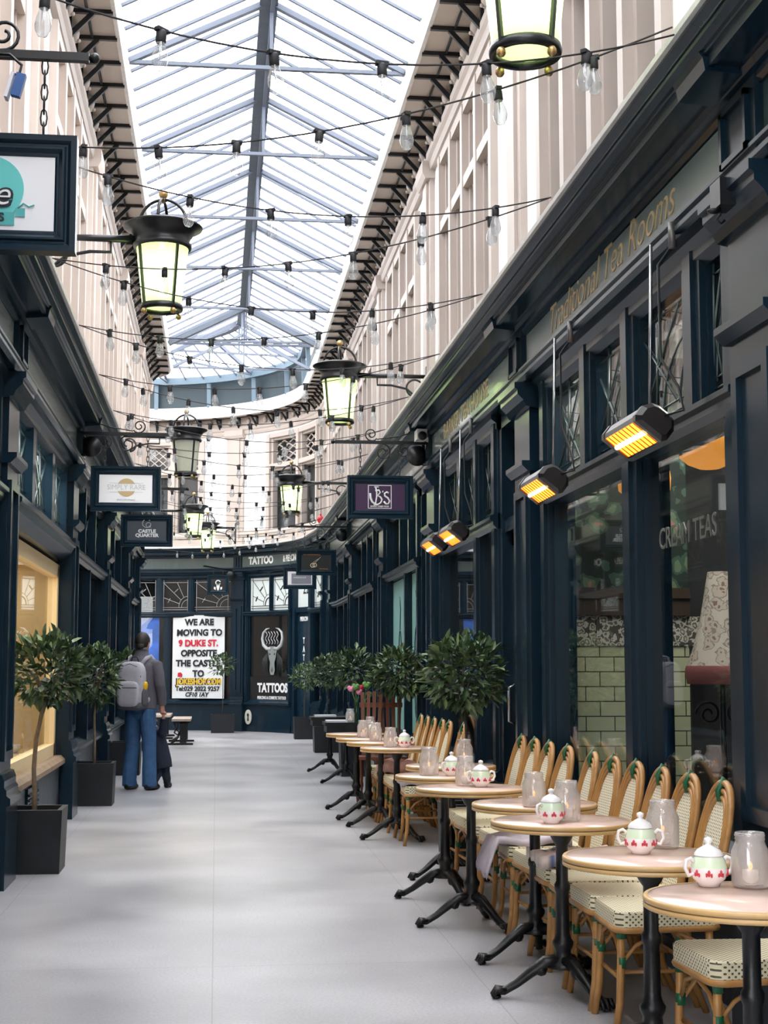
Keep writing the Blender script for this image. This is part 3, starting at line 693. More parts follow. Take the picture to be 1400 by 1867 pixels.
def curved_roof():
    r = empty('ceiling', kind='structure'); y0 = 25.35
    def F(q, s, z):                       # q = distance in from the right wall; follows the turn of the arcade
        t = min(1, max(0, (s - 25.5) / 3.5)); z = z + 0.85 * t
        if s <= CY: return (WR - q, s, z)
        a = min((s - CY) / RR, PI / 2); return (CX + (RR - q) * math.cos(a) - max(0, s - CY - RR * PI / 2), CY + (RR - q) * math.sin(a), z)
    E = [(0.44, 7.03), (1.73, 7.68), (3.02, 7.03)]
    ss = [25.35 + 0.55 * k for k in range(25)]
    for i in (0, 1):
        b = MB(); vs = []; fs = []
        for s in ss: vs += [F(*[E[i][0], s, E[i][1]]), F(*[E[i + 1][0], s, E[i + 1][1]])]
        for k in range(len(ss) - 1): fs.append((2 * k, 2 * k + 2, 2 * k + 3, 2 * k + 1))
        b.add(vs, fs); b.build('glazing', ROOFGLASS, r)
    for k in range(26):
        s = 25.5 + 0.5 * k
        for i in (0, 1):
            b = MB(); big = k % 5 == 0; b.bar(F(E[i][0], s, E[i][1] - 0.02), F(E[i + 1][0], s, E[i + 1][1] - 0.02), 0.06 if big else 0.026, 0.08 if big else 0.03); b.build('principal_rafter' if big else 'glazing_bar', STEEL, r)
        if k % 5 == 0:
            b = MB(); b.bar(F(0.44, s, 7.0), F(3.02, s, 7.0), 0.04, 0.04); b.bar(F(1.73, s, 7.0), F(1.73, s, 7.65), 0.035, 0.035, (0, 1, 0)); b.build('tie_beam', STEEL, r)
    b = MB(); b.sweep(F, [(1.66, 7.6), (1.8, 7.6), (1.8, 7.7), (1.66, 7.7)], 25.4, 38); b.build('ridge_board', RIDGE, r)
    b = MB(); b.sweep(F, [(0.36, 6.93), (0.50, 6.93), (0.50, 7.09), (0.36, 7.09)], 28.0, 38); b.build('gutter_beam', mat('blue_grey_steel', (96, 116, 130), 0.45), r)
    b = MB(); b.sweep(F, [(0.20, 6.3), (0.26, 6.3), (0.26, 7.0), (0.20, 7.0)], 28.0, 38); b.build('clerestory_band', mat('dark_slate_band', (34, 52, 60), 0.5), r)
    for k in range(7):
        s = 28.8 + 1.4 * k; b = MB(); b.bar(F(0.40, s, 6.38), F(0.42, s, 6.95), 0.09, 0.09, (1, 0, 0)); b.build('clerestory_post', MAT['blue_grey_steel'], r)
curved_roof()

# ------------------------------------------------------------------ lettering on the fascias and glass
SHEENM = mat('grey_green_fascia_sheen', (126, 140, 140), 0.22, spec=0.8, coat=0.4)  # lighter overlay colour stands in for light reflected off the fascia boards
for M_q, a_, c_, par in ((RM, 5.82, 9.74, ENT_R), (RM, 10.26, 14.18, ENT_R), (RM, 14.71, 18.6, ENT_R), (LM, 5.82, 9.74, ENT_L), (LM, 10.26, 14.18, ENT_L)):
    b = MB(); b.mbox(M_q, 0.05, 0.076, a_, c_, 3.44, 3.65); b.build('fascia_sheen_overlay', SHEENM, par)
def far_text(s, M, t, d, z, size, m, parent, **kw):
    return text(s, size, (0, 0, 0), (1, 0, 0), (0, 0, 1), m, parent, bend=lambda x, y, k: Vector(M(d + k, t - x, z + y)), **kw)
def fascia_text(s, M, t, z, size, m, parent, **kw):
    return far_text(s, M, t, 0.078, z, size, m, parent, ext=0.002, **kw)
fascia_text('Traditional Tea Rooms', RM, 7.75, 3.565, 0.25, GOLD, ENT_R, shear=0.32, off=-0.003, sx=1.12)
fascia_text('BARKER TEA HOUSE', RM, 12.3, 3.56, 0.20, GOLD, ENT_R, off=0.0, sx=1.25)
fascia_text('TATTOO', RM, 33.05, 3.55, 0.21, WTEXT, ENT_R, off=0.011, sx=0.9)
fascia_text('& PIERCING', RM, 32.0, 3.55, 0.185, WTEXT, ENT_R, off=0.006, sx=0.62)
far_text('22', RM, 31.6, -0.085, 2.92, 0.36, BLKT, DOOR22, sx=0.8)
far_text('PIERCING', RM, 31.62, -0.068, 2.30, 0.12, WTEXT, DOOR22, off=0.004, sx=0.8)
for i, ch in enumerate('TATTOO'): far_text(ch, RM, 31.64, -0.06, 1.86 - i * 0.17, 0.17, WTEXT, DOOR22, off=0.005, sx=0.8)
far_text('TATTOOS', RM, 32.75, -0.03, 0.90, 0.25, WTEXT, TATT, off=0.012, sx=0.86)
far_text('PIERCING & COSMETIC TATTOOS', RM, 32.78, -0.03, 0.70, 0.085, WTEXT, TATT, off=0.003, sx=0.72)
b = MB()                                     # painted black lower strip of the tattoo window and the horned skull drawn on its glass
b.mbox(RM, -0.045, -0.04, 32.2, 33.5, 0.62, 1.14); b.build('black_window_film', SIGNK, TATT)
tn, n = frame_at(RM, 32.8); xd = Vector((0, 0, 1)).cross(n)
def G(u, v): return Vector(RM(-0.038, 32.8, 1.62)) + xd * u + Vector((0, 0, 1)) * v
b = MB()
for sg in (-1, 1): b.tube([G(sg * u, v) for u, v in ((0.06, 0.10), (0.18, 0.10), (0.29, 0.18), (0.33, 0.32), (0.30, 0.45), (0.20, 0.53), (0.10, 0.55))], [0.034, 0.04, 0.04, 0.034, 0.027, 0.018, 0.006], 6)
b.build('horn_drawing', GREYT, TATT); b = MB()
b.prism([(-0.17, 0.11), (-0.08, 0.15), (0.08, 0.15), (0.17, 0.11), (0.13, 0.0), (0.12, -0.08), (0.07, -0.2), (0.085, -0.38), (0.05, -0.47), (-0.05, -0.47), (-0.085, -0.38), (-0.07, -0.2), (-0.12, -0.08), (-0.13, 0.0)], G(0, 0), xd, (0, 0, 1), 0.004)
b.build('skull_drawing', mat('mid_grey_drawing', (132, 140, 138), 0.6), TATT)
b = MB()
for sg in (-1, 1): b.prism([(sg * 0.045, -0.02), (sg * 0.095, 0.01), (sg * 0.09, -0.05)], G(0, 0) + n * 0.006, xd, (0, 0, 1), 0.003)
for sg in (-1, 1): b.prism([(sg * 0.012, -0.3), (sg * 0.035, -0.38), (sg * 0.012, -0.42)], G(0, 0) + n * 0.006, xd, (0, 0, 1), 0.003)
b.build('eye_socket_drawing', BLKT, TATT)
b = MB()
for sg in (-1, 1):
    for k in range(7): b.tube([G(sg * (0.16 + 0.022 * k), 0.02 - 0.02 * k), G(sg * (0.17 + 0.026 * k), -0.2), G(sg * (0.14 + 0.02 * k), -0.42 + 0.03 * (k % 3))], 0.004, 4)
b.build('hair_drawing', mat('dark_grey_drawing', (84, 90, 90), 0.6), TATT)
b = MB()
for k in range(5): b.tube([G(-0.2 + k * 0.09 + 0.03 * math.sin(j * 1.3), 0.20 + j * 0.034) for j in range(9)], 0.009, 5)
b.build('script_drawing', GREYT, TATT)
text('CREAM TEAS', 0.15, (WR + 0.045, 6.75, 2.03), (0, -1, 0), (0, 0, 1), mat('etched_grey_lettering', (92, 96, 92), 0.5), BAY_A, sx=1.0)
for (a, c) in ((15.85, 16.6), (16.95, 18.4)):   # teal vinyl with a drawn outline on the glass of the third bay
    b = MB(); b.mbox(RM, -0.047, -0.041, a, c, 0.67, 2.45); o = b.build('teal_vinyl', TEALW, BANN); o.parent = None; KIDS[BANN.name].remove(o); o.name = 'window_poster'
    tag(o, 'pale teal vinyl poster on the %s pane of the purple-signed shop' % ('narrow' if a < 16 else 'wide'), 'poster', 'teal vinyls')
    q = MB(); mid = (a + c) / 2; q.tube([(WR + 0.039, mid + 0.14 * math.cos(j * PI / 10), 1.35 + 0.5 * math.sin(j * PI / 10)) for j in range(20)], 0.008, 5, closed=True); q.tube([(WR + 0.039, mid, 1.85), (WR + 0.039, mid - 0.05, 2.1), (WR + 0.039, mid + 0.03, 2.25)], 0.008, 5)
    l = q.build('drawn_outline', NAVY, o)

# moving notice banner, blue tarpaulin, plaques at the far shop
def flatpt(s, d, z): return Vector(RM(d, s, z))
tn, n = frame_at(RM, 34.75); xd = Vector((0, 0, 1)).cross(n)
bc = Vector(RM(0.05, 34.78, 1.555)); BW, BH = 1.27, 1.86
ban = empty('moving_notice_banner', (bc.x, bc.y, 0.62), 'white vinyl banner announcing a shop move, hung over the far shop window', 'banner')
b = MB(); nx, nz = 14, 20; vs = []
for j in range(nz + 1):
    for i in range(nx + 1):
        u = (i / nx - 0.5) * BW; v = (j / nz - 0.5) * BH
        vs.append(bc + xd * u + Vector((0, 0, v)) + n * (0.006 * math.sin(u * 7 + v * 2)))
b.add(vs, [(j * (nx + 1) + i, j * (nx + 1) + i + 1, (j + 1) * (nx + 1) + i + 1, (j + 1) * (nx + 1) + i) for j in range(nz) for i in range(nx)], True)
o = b.build('sheet', BANNER, ban)
lines = [('WE ARE', 0.80, 0.20, BLKT, 0.02, 0), ('MOVING TO', 0.555, 0.20, BLKT, 0.02, 0.05), ('9 DUKE ST.', 0.31, 0.20, REDT, -0.0, 0.0), ('OPPOSITE', 0.075, 0.20, BLKT, 0.01, 0.05), ('THE CASTLE', -0.16, 0.20, BLKT, -0.0, 0), ('TO', -0.40, 0.20, BLKT, 0.01, 0), ('JOKESHOP.COM', -0.585, 0.185, YELT, 0.03, 0), ('Tel:029 2022 9257', -0.75, 0.145, BLKT, -0.01, 0), ('CF10 1AY', -0.885, 0.135, BLKT, -0.03, 0.2)]
for s, v, sz, m_, du, sh in lines: text(s, sz * 0.98, bc + xd * du + Vector((0, 0, v * 0.96)) + n * 0.014, xd, (0, 0, 1), m_, ban, off=0.0085 if sz > 0.18 else 0.005, shear=sh, sx=1.0 if s != 'JOKESHOP.COM' else 0.82)
text('JOKESHOP.COM', 0.185 * 0.98, bc + Vector((0, 0, -0.585 * 0.96)) + n * 0.011, xd, (0, 0, 1), BLKT, ban, off=0.012, sx=0.82)
b = MB(); p = bc + xd * (-0.44) + Vector((0, 0, -0.40)) + n * 0.012
b.prism([(-0.06, -0.05), (0.05, -0.06), (0.06, 0.0), (0.02, 0.05), (-0.05, 0.04)], p, xd, (0, 0, 1), 0.003); b.build('red_emblem', REDT, ban)
tc_ = Vector(RM(-0.02, 36.1, 1.6)); tn2, n2 = frame_at(RM, 36.1); xd2 = Vector((0, 0, 1)).cross(n2)
b = MB(); vs = []
for j in range(17):
    for i in range(11):
        u = (i / 10 - 0.5) * 0.72; v = (j / 16 - 0.5) * 1.9
        vs.append(tc_ + xd2 * u + Vector((0, 0, v)) + n2 * (-0.03 + 0.03 * math.sin(u * 6 - v * 5) * math.cos(v * 3)))
b.add(vs, [(j * 11 + i, j * 11 + i + 1, (j + 1) * 11 + i + 1, (j + 1) * 11 + i) for j in range(16) for i in range(10)], True)
tag(b.build('tarpaulin', TARP), 'crumpled blue tarpaulin hanging in the far shop window beside the banner', 'tarpaulin')
pc = Vector(RM(0.025, 33.45, 0.30)); tn, n = frame_at(RM, 33.45); xd = Vector((0, 0, 1)).cross(n)
pl = empty('oval_plaque', tuple(pc), 'ivory oval plaque low on the dark stall riser under the tattoo window', 'plaque')
b = MB(); b.prism([(0.095 * math.cos(k * PI / 14), 0.16 * math.sin(k * PI / 14)) for k in range(28)], pc, xd, (0, 0, 1), 0.02); b.build('plate', PLATE, pl)
b = MB(); b.prism([(-0.02, -0.08), (0.03, -0.09), (0.02, 0.0), (0.035, 0.05), (0.0, 0.09), (-0.035, 0.05), (-0.01, 0.0)], pc + n * 0.021, xd, (0, 0, 1), 0.003); b.build('figure_motif', BLKT, pl)

# ------------------------------------------------------------------ wall lanterns
def make_lantern(px, py, pz, wall_x, label, lit=True):
    """pz: underside of the bottom ring; arm runs to the wall at wall_x"""
    L = empty('wall_lantern', (px, py, pz), label, 'lantern', 'iron wall lanterns along the arcade')
    c = Vector((px, py, pz)); ph = 0.62
    H = 0.44; r0, r1 = 0.138, 0.185
    b = MB(); b.lathe([(r0 - 0.02, 0.02), (r0 - 0.02, 0.0), (r0 + 0.006, 0.0), (r0 + 0.010, 0.018), (r0 + 0.004, 0.04), (r0 - 0.014, 0.04), (r0 - 0.02, 0.02)], c, 28); b.build('bottom_ring', BLACK, L)
    b = MB(); b.lathe([(r0 - 0.006, 0.03), (r1 - 0.006, H + 0.01)], c, 28); b.lathe([(0.001, 0.028), (r0 - 0.01, 0.028)], c, 28); b.build('lamp_glass', LANTERN_GLASS if lit else MAT['pale_obscured_glass'], L)
    for k in range(4):
        a = ph + k * PI / 2; e = Vector((math.cos(a), math.sin(a), 0))
        b = MB(); b.bar(c + e * r0 + Vector((0, 0, 0.02)), c + e * r1 + Vector((0, 0, H)), 0.016, 0.016, tuple(e)); b.build('glazing_bar', BLACK, L)
        b = MB(); q = c + e * (r0 + 0.002); b.ell(q - Vector((0, 0, 0.022)), 0.02, 0.02, 0.022, 10); b.build('ball_foot', BRASS, L)
    b = MB(); b.lathe([(0.0, H - 0.01), (r1 - 0.03, H - 0.01), (r1 + 0.012, H - 0.005), (r1 + 0.016, H + 0.02), (r1 - 0.002, H + 0.035), (r1 + 0.005, H + 0.065), (r1 + 0.04, H + 0.115), (r1 + 0.085, H + 0.135), (r1 + 0.09, H + 0.145), (r1 + 0.06, H + 0.16), (r1 - 0.02, H + 0.175), (0.0, H + 0.18)], c, 32); b.build('cap', BLACK, L)
    for k in range(4):
        a = ph + PI / 4 + k * PI / 2; e = Vector((math.cos(a), math.sin(a), 0))
        pts = [c + e * (0.165 * math.cos(t * PI / 16)) + Vector((0, 0, H + 0.165 + 0.175 * math.sin(t * PI / 16))) for t in range(9)]
        b = MB(); b.tube(pts, 0.011, 7); b.build('crown_hoop', BLACK, L)
    b = MB(); b.lathe([(0.012, H + 0.32), (0.018, H + 0.345), (0.012, H + 0.352)], c, 12, True, True); b.ell(c + Vector((0, 0, H + 0.378)), 0.033, 0.033, 0.032, 14); b.build('finial', BRASS, L)
    sg = 1 if wall_x > px else -1; za = pz + H + 0.055
    b = MB(); x0 = px + sg * (r1 - 0.02)
    b.tube([(x0, py, za), (wall_x - sg * 0.015, py, za)], [0.028, 0.02], 8)
    b.box(min(wall_x, wall_x - sg * 0.03), max(wall_x, wall_x - sg * 0.03), py - 0.04, py + 0.04, za - 0.34, za + 0.10)
    rx = wall_x - sg * 0.14
    b.tube([(rx + 0.085 * math.cos(t * PI / 10), py, za - 0.12 + 0.085 * math.sin(t * PI / 10)) for t in range(20)], 0.011, 6, closed=True)
    b.tube([(wall_x - sg * 0.02, py, za - 0.32), (wall_x - sg * 0.10, py, za - 0.235), (wall_x - sg * 0.22, py, za - 0.13), (wall_x - sg * 0.38, py, za - 0.095), (wall_x - sg * 0.52, py, za - 0.095), (wall_x - sg * 0.52, py, za)], 0.012, 6)
    b.build('wall_bracket', BLACK, L)
    b = MB(); b.lathe([(0.0, 0.13), (0.018, 0.14), (0.026, 0.20), (0.014, 0.24), (0.012, 0.40)], c, 12); b.build('lamp_bulb' , LAMPON if lit else CHINA, L)
    return L
LZ = 3.83
make_lantern(1.20, 5.60, LZ, WR - 0.05, 'big iron lantern cropped by the photo top, above the tea room end')
make_lantern(-0.40, 10.05, LZ, WL + 0.15, 'glowing green glass lantern beside the white gift shop sign')
make_lantern(1.20, 14.62, LZ, WR - 0.05, 'glowing green lantern above the purple hanging sign')
make_lantern(-0.415, 18.85, LZ, WL + 0.15, 'unlit pale lantern above the white sign with a gold disc', lit=False)
make_lantern(1.155, 23.4, LZ, WR - 0.05, 'lit lantern against the lattice windows, before the curved wall')
make_lantern(-0.45, 27.9, 3.83, -1.25 - 0.12, 'small lit lantern above the charcoal sign, end of the straight wall')
make_lantern(-0.22, 32.3, 3.93, 0.40, 'most distant lit lantern, bracketed from the curved end wall')

# ------------------------------------------------------------------ hanging signs on scroll brackets
def spiral(c, r0, turns, u, v, st=0.0, n=26):
    c = Vector(c); u = Vector(u); v = Vector(v)
    return [c + (u * math.cos(st + 2 * PI * turns * k / n) + v * math.sin(st + 2 * PI * turns * k / n)) * (r0 * (1 - 0.8 * k / n)) for k in range(n + 1)]
def sign_bracket(wx, sg, y, z, ln, label, disc=True, ball=False):
    """sg: direction away from the wall (+1 from the left wall, -1 from the right wall)"""
    B = empty('sign_bracket', (wx, y, z), label, 'sign bracket', 'scrolled iron sign brackets'); X = Vector((sg, 0, 0)); Z = Vector((0, 0, 1)); o = Vector((wx, y, z))
    b = MB(); b.bar(o, o + X * ln, 0.03, 0.032)
    b.ell(o + X * (ln + 0.02), 0.022, 0.022, 0.022, 10); b.build('arm', BLACK, B)
    b = MB(); b.cbox(o + X * 0.012, 0.024, 0.07, 0.3); b.build('wall_plate', BLACK, B)
    if disc:
        b = MB(); b.lathe([(0.001, -0.02), (0.10, -0.02), (0.10, 0.02), (0.001, 0.02)], (0, 0, 0), 24)
        b.v = [(p[0] + wx + sg * 0.13, y + p[2], z + p[1] - 0.13) for p in b.v]; b.build('disc', BLACK, B)
    b = MB(); b.tube([o + X * 0.04 + Z * 0.16, o + X * (ln * 0.3) + Z * 0.07, o + X * (ln * 0.56) + Z * 0.03], 0.006, 6); b.build('stay_rod', BLACK, B)
    for q in (spiral(o + X * (ln * 0.62) + Z * 0.08, 0.07, 1.6, X, Z, PI * 1.2), spiral(o + X * (ln * 0.50) - Z * 0.10, 0.085, 1.5, X, Z, PI / 2), spiral(o + X * (ln * 0.28) - Z * 0.085, 0.07, 1.5, -X, Z, PI / 2), spiral(o + X * 0.06 - Z * 0.18, 0.05, 1.4, X, Z, PI)):
        b = MB(); b.tube(q, 0.007, 6); b.build('scroll', BLACK, B)
    return B
def hanging_sign(x0, x1, y, z0, z1, zarm, board, label, mats=None):
    S = empty('hanging_sign', ((x0 + x1) / 2, y, z0), label, 'hanging sign'); th = 0.035
    b = MB()
    pr = [(0.0, th), (0.022, th), (0.034, th * 0.62), (0.040, th * 0.62), (0.046, th * 0.9), (0.054, th * 0.9), (0.068, th * 0.45), (0.074, th * 0.45), (0.082, 0.013)]
    pr = [(d, -t) for d, t in pr] + [(d, t) for d, t in pr[::-1]]; vs = []; n = len(pr)
    for d, t in pr: vs += [(x0 + d, y + t, z0 + d), (x1 - d, y + t, z0 + d), (x1 - d, y + t, z1 - d), (x0 + d, y + t, z1 - d)]
    b.add(vs, [(4 * i + k, 4 * i + (k + 1) % 4, 4 * ((i + 1) % n) + (k + 1) % 4, 4 * ((i + 1) % n) + k) for i in range(n) for k in range(4)])
    b.build('frame', NAVY, S)
    b = MB(); b.box(x0 + 0.08, x1 - 0.08, y - 0.012, y + 0.012, z0 + 0.08, z1 - 0.08); b.build('board', board, S)
    for x in (x0 + 0.13, x1 - 0.13):
        b = MB(); n = max(3, int((zarm - z1) / 0.045))
        for k in range(n):
            z = z1 + (zarm - z1) * (k + 0.5) / n; h = (zarm - z1) / n * 0.72; a = (0.012, 0) if k % 2 else (0, 0.012)
            b.tube([(x + a[0] * math.cos(t * PI / 4), y + a[1] * math.cos(t * PI / 4), z + h * math.sin(t * PI / 4)) for t in range(8)], 0.0035, 5, closed=True)
        b.build('chain', BLACK, S)
    return S
FX = Vector((1, 0, 0)); FZU = (0, 0, 1)
def ring(b, c, r, wd, y, n=40, a0=0.0, a1=2 * PI):
    o = [(r * math.cos(a0 + (a1 - a0) * k / n), r * math.sin(a0 + (a1 - a0) * k / n)) for k in range(n + 1)]; i = [((r - wd) / r * p, (r - wd) / r * q) for p, q in o]
    for k in range(n): b.prism([i[k], o[k], o[k + 1], i[k + 1]], (c[0], y, c[1]), (1, 0, 0), (0, 0, 1), 0.003)
# near white gift shop sign
yb = 5.55
sign_bracket(WL + 0.06, 1, yb, 3.72, 0.85, 'black iron bracket with ball end and chain, top corner nearest the camera', disc=True)
S = hanging_sign(-1.22, -0.545, yb, 2.95, 3.40, 3.705, SIGNW, 'white framed sign with turquoise disc and gift boxes, nearest on its wall'); ys = yb - 0.014
b = MB(); b.prism([(0.125 * math.cos(k * PI / 20), 0.125 * math.sin(k * PI / 20)) for k in range(40)], (-0.865, ys, 3.19), (1, 0, 0), (0, 0, 1), 0.002); b.build('turquoise_disc', TEAL, S)
b = MB()
for (u, v, w_, h_) in ((-0.80, 3.075, 0.055, 0.05), (-0.752, 3.10, 0.036, 0.032), (-0.855, 3.07, 0.05, 0.045)): b.box(u - w_ / 2, u + w_ / 2, ys - 0.004, ys - 0.001, v - h_ / 2, v + h_ / 2)
b.tube([(-0.76, ys - 0.003, 3.115), (-0.74, ys - 0.003, 3.135), (-0.72, ys - 0.003, 3.122), (-0.70, ys - 0.003, 3.13)], 0.003, 5); b.build('gift_box_print', mat('deep_turquoise_print', (84, 180, 178), 0.4), S)
text('ue', 0.13, (-0.79, ys - 0.006, 3.165), FX, FZU, BLKT, S, shear=0.25, off=0.008, align='RIGHT'); o = text('s', 0.07, (-0.82, ys - 0.006, 3.085), FX, FZU, BLKT, S)
text('ue', 0.13, (-0.79, ys - 0.010, 3.165), FX, FZU, WTEXT, S, shear=0.25, off=-0.001, align='RIGHT')
# the other boards
sign_bracket(WL + 0.06, 1, 14.45, 3.66, 0.95, 'iron scroll bracket with black disc carrying the gold disc sign')
S = hanging_sign(-1.226, -0.555, 14.45, 2.905, 3.34, 3.645, SIGNW, 'white framed hanging sign with a gold disc behind thin lettering'); ys = 14.45 - 0.014; cx_ = -0.885; cz = 3.135
for a0, a1 in ((0.42, PI - 0.42), (PI + 0.42, 2 * PI - 0.42)):
    b = MB(); b.prism([(0.088 * math.cos(a0 + (a1 - a0) * k / 16), 0.088 * math.sin(a0 + (a1 - a0) * k / 16)) for k in range(17)], (cx_, ys, cz), (1, 0, 0), (0, 0, 1), 0.002); b.build('gold_disc', GOLD, S)
for v in (0.044, -0.044): b = MB(); b.box(cx_ - 0.16, cx_ + 0.16, ys - 0.003, ys, cz + v - 0.001, cz + v + 0.001); b.build('rule_line', GREYT, S)
text('SIMPLY RARE', 0.07, (cx_, ys, cz), FX, FZU, GREYT, S, sx=0.92, off=-0.001); text('JEWELLERY STUDIO', 0.02, (cx_, ys, 3.015), FX, FZU, GREYT, S)
sign_bracket(WL + 0.06, 1, 18.9, 3.66, 0.95, 'iron scroll bracket over the charcoal sign, half hidden behind the white one')
S = hanging_sign(-1.218, -0.567, 18.9, 2.92, 3.325, 3.645, SIGNG, 'charcoal framed hanging sign with a double ring emblem'); ys = 18.9 - 0.014; cx_ = -0.89
b = MB(); ring(b, (cx_ - 0.005, 3.215), 0.056, 0.008, ys, 30, 0.7, 2 * PI); ring(b, (cx_ + 0.017, 3.195), 0.034, 0.007, ys, 24); b.bar((cx_ + 0.02, ys - 0.002, 3.185), (cx_ + 0.055, ys - 0.002, 3.155), 0.003, 0.008, (0, 1, 0)); b.build('ring_emblem', GREYT, S)
text('CASTLE', 0.058, (cx_, ys, 3.115), FX, FZU, WTEXT, S, off=0.003, sx=1.1); text('QUARTER', 0.058, (cx_, ys, 3.062), FX, FZU, WTEXT, S, off=0.003, sx=1.1)
sign_bracket(WR - 0.06, -1, 14.45, 3.62, 0.95, 'iron scroll bracket with black disc holding the purple sign')
S = hanging_sign(1.263, 1.916, 14.45, 2.86, 3.285, 3.605, SIGNP, 'purple framed hanging sign with white square emblem'); ys = 14.45 - 0.014; cx_ = 1.585; cz = 3.075
b = MB(); q = 0.117
for (u0, u1, v0, v1) in ((-q, q, q - 0.007, q), (-q, q, -q, -q + 0.007), (-q, -q + 0.007, -q, q), (q - 0.007, q, -q, q)): b.box(cx_ + u0, cx_ + u1, ys - 0.003, ys, cz + v0, cz + v1)
b.build('square_border', WTEXT, S)
b = MB()
def Q(u, v): return (cx_ + u, ys - 0.002, cz + v)
b.tube([Q(*p) for p in ((-0.095, 0.035), (-0.092, -0.01), (-0.075, -0.05), (-0.045, -0.075), (-0.02, -0.075))], [0.010, 0.012, 0.011, 0.009, 0.007], 6)
b.tube([Q(*p) for p in ((-0.04, 0.09), (-0.03, 0.05), (-0.03, 0.0), (-0.038, -0.05), (-0.05, -0.08))], 0.008, 6)
b.tube([Q(*p) for p in ((-0.045, 0.06), (-0.01, 0.068), (0.005, 0.045), (-0.02, 0.012), (0.005, 0.0), (0.022, -0.025), (0.010, -0.06), (-0.02, -0.078), (-0.06, -0.082))], 0.009, 6)
b.tube([Q(*p) for p in ((-0.055, 0.098), (-0.01, 0.098))], 0.006, 6); b.tube([Q(*p) for p in ((0.032, 0.06), (0.028, 0.045))], 0.006, 6)
b.tube([Q(*p) for p in ((0.088, 0.038), (0.07, 0.048), (0.048, 0.035), (0.05, 0.01), (0.08, -0.01), (0.098, -0.04), (0.085, -0.07), (0.06, -0.07), (0.04, -0.045))], 0.0095, 6)
b.build('emblem', WTEXT, S); text('BOMBAY STREET FOOD', 0.02, (cx_, ys, cz - 0.095), FX, FZU, WTEXT, S, off=0.0008, sx=0.86)
sign_bracket(WR - 0.06, -1, 23.35, 3.62, 0.95, 'iron bracket with black disc over the scissors sign')
S = hanging_sign(1.237, 1.868, 23.35, 2.85, 3.25, 3.605, SIGNK, 'black framed hanging sign with pale scissors emblem'); ys = 23.35 - 0.014; cx_ = 1.54; cz = 3.05
b = MB(); b.bar((cx_ - 0.02, ys, cz - 0.02), (cx_ + 0.085, ys, cz + 0.09), 0.004, 0.018, (0, 1, 0)); b.bar((cx_ - 0.04, ys, cz + 0.0), (cx_ + 0.05, ys, cz + 0.06), 0.004, 0.014, (0, 1, 0))
ring(b, (cx_ - 0.045, cz - 0.045), 0.036, 0.009, ys, 20); ring(b, (cx_ - 0.012, cz - 0.04), 0.034, 0.009, ys, 20); b.build('scissors_emblem', mat('pale_cream_print', (226, 214, 180), 0.5), S)
text('The Good Barbershop', 0.03, (cx_ - 0.06, ys, cz + 0.125), FX, FZU, ORT, S); text('Hairdressing', 0.026, (cx_ + 0.13, ys, cz - 0.098), FX, FZU, ORT, S)
sign_bracket(WR - 0.06, -1, 28.5, 3.66, 0.95, 'most distant straight iron bracket, over the white and grey sign', disc=False)
S = hanging_sign(1.265, 1.90, 28.5, 2.90, 3.32, 3.65, SIGNW, 'white hanging sign with a grey panel, partly behind the scissors sign'); ys = 28.5 - 0.014
b = MB(); b.box(1.42, 1.80, ys - 0.003, ys, 3.0, 3.2); b.build('grey_panel', mat('mid_grey_print', (136, 136, 146), 0.5), S); text('BARBERSHOP', 0.04, (1.58, ys - 0.004, 3.12), FX, FZU, WTEXT, S)
# skull sign in front of the curved wall
SB = empty('sign_bracket', (0.33, 33.1, 3.62), 'short iron bracket with black disc on the curved end wall', 'sign bracket', 'scrolled iron sign brackets')
b = MB(); b.bar((0.35, 33.25, 3.55), (-0.30, 32.75, 3.62), 0.03, 0.03); b.build('arm', BLACK, SB); b = MB(); b.ell((0.30, 33.1, 3.44), 0.10, 0.04, 0.10, 16); b.build('disc', BLACK, SB)
S = hanging_sign(-0.215, 0.255, 32.85, 3.0, 3.43, 3.58, SIGNK, 'black hanging sign with a white horned skull, before the curved wall'); ys = 32.85 - 0.014; cx_ = 0.02; cz = 3.2
b = MB(); ring(b, (cx_, cz + 0.06), 0.06, 0.02, ys, 24, 0.3, PI - 0.3 + PI); b.prism([(-0.04, 0.03), (0.04, 0.03), (0.03, -0.05), (0.015, -0.11), (-0.015, -0.11), (-0.03, -0.05)], (cx_, ys, cz), (1, 0, 0), (0, 0, 1), 0.003)
b.prism([(-0.09, -0.03), (-0.05, -0.04), (-0.05, -0.1), (-0.09, -0.08)], (cx_, ys, cz), (1, 0, 0), (0, 0, 1), 0.003); b.prism([(0.09, -0.03), (0.05, -0.04), (0.05, -0.1), (0.09, -0.08)], (cx_, ys, cz), (1, 0, 0), (0, 0, 1), 0.003); b.build('skull_emblem', WTEXT, S)
# small blue and white tag hung from the near bracket's scroll
T = empty('shop_tag', (-0.88, 5.5, 3.50), 'small blue and white tag hanging by the near iron bracket', 'tag')
b = MB(); b.cbox((-0.765, 5.50, 3.58), 0.035, 0.03, 0.09, Matrix.Rotation(0.25, 3, 'Y')); b.build('blue_face', BLUET, T)
b = MB(); b.cbox((-0.797, 5.50, 3.575), 0.012, 0.05, 0.10, Matrix.Rotation(0.25, 3, 'Y')); b.build('white_face', PAPER, T)
b = MB(); b.tube([(-0.86, 5.5, 3.70), (-0.80, 5.5, 3.70), (-0.755, 5.5, 3.66), (-0.765, 5.5, 3.62), (-0.79, 5.5, 3.625)], 0.006, 6); b.build('scroll_hook', BLACK, T)
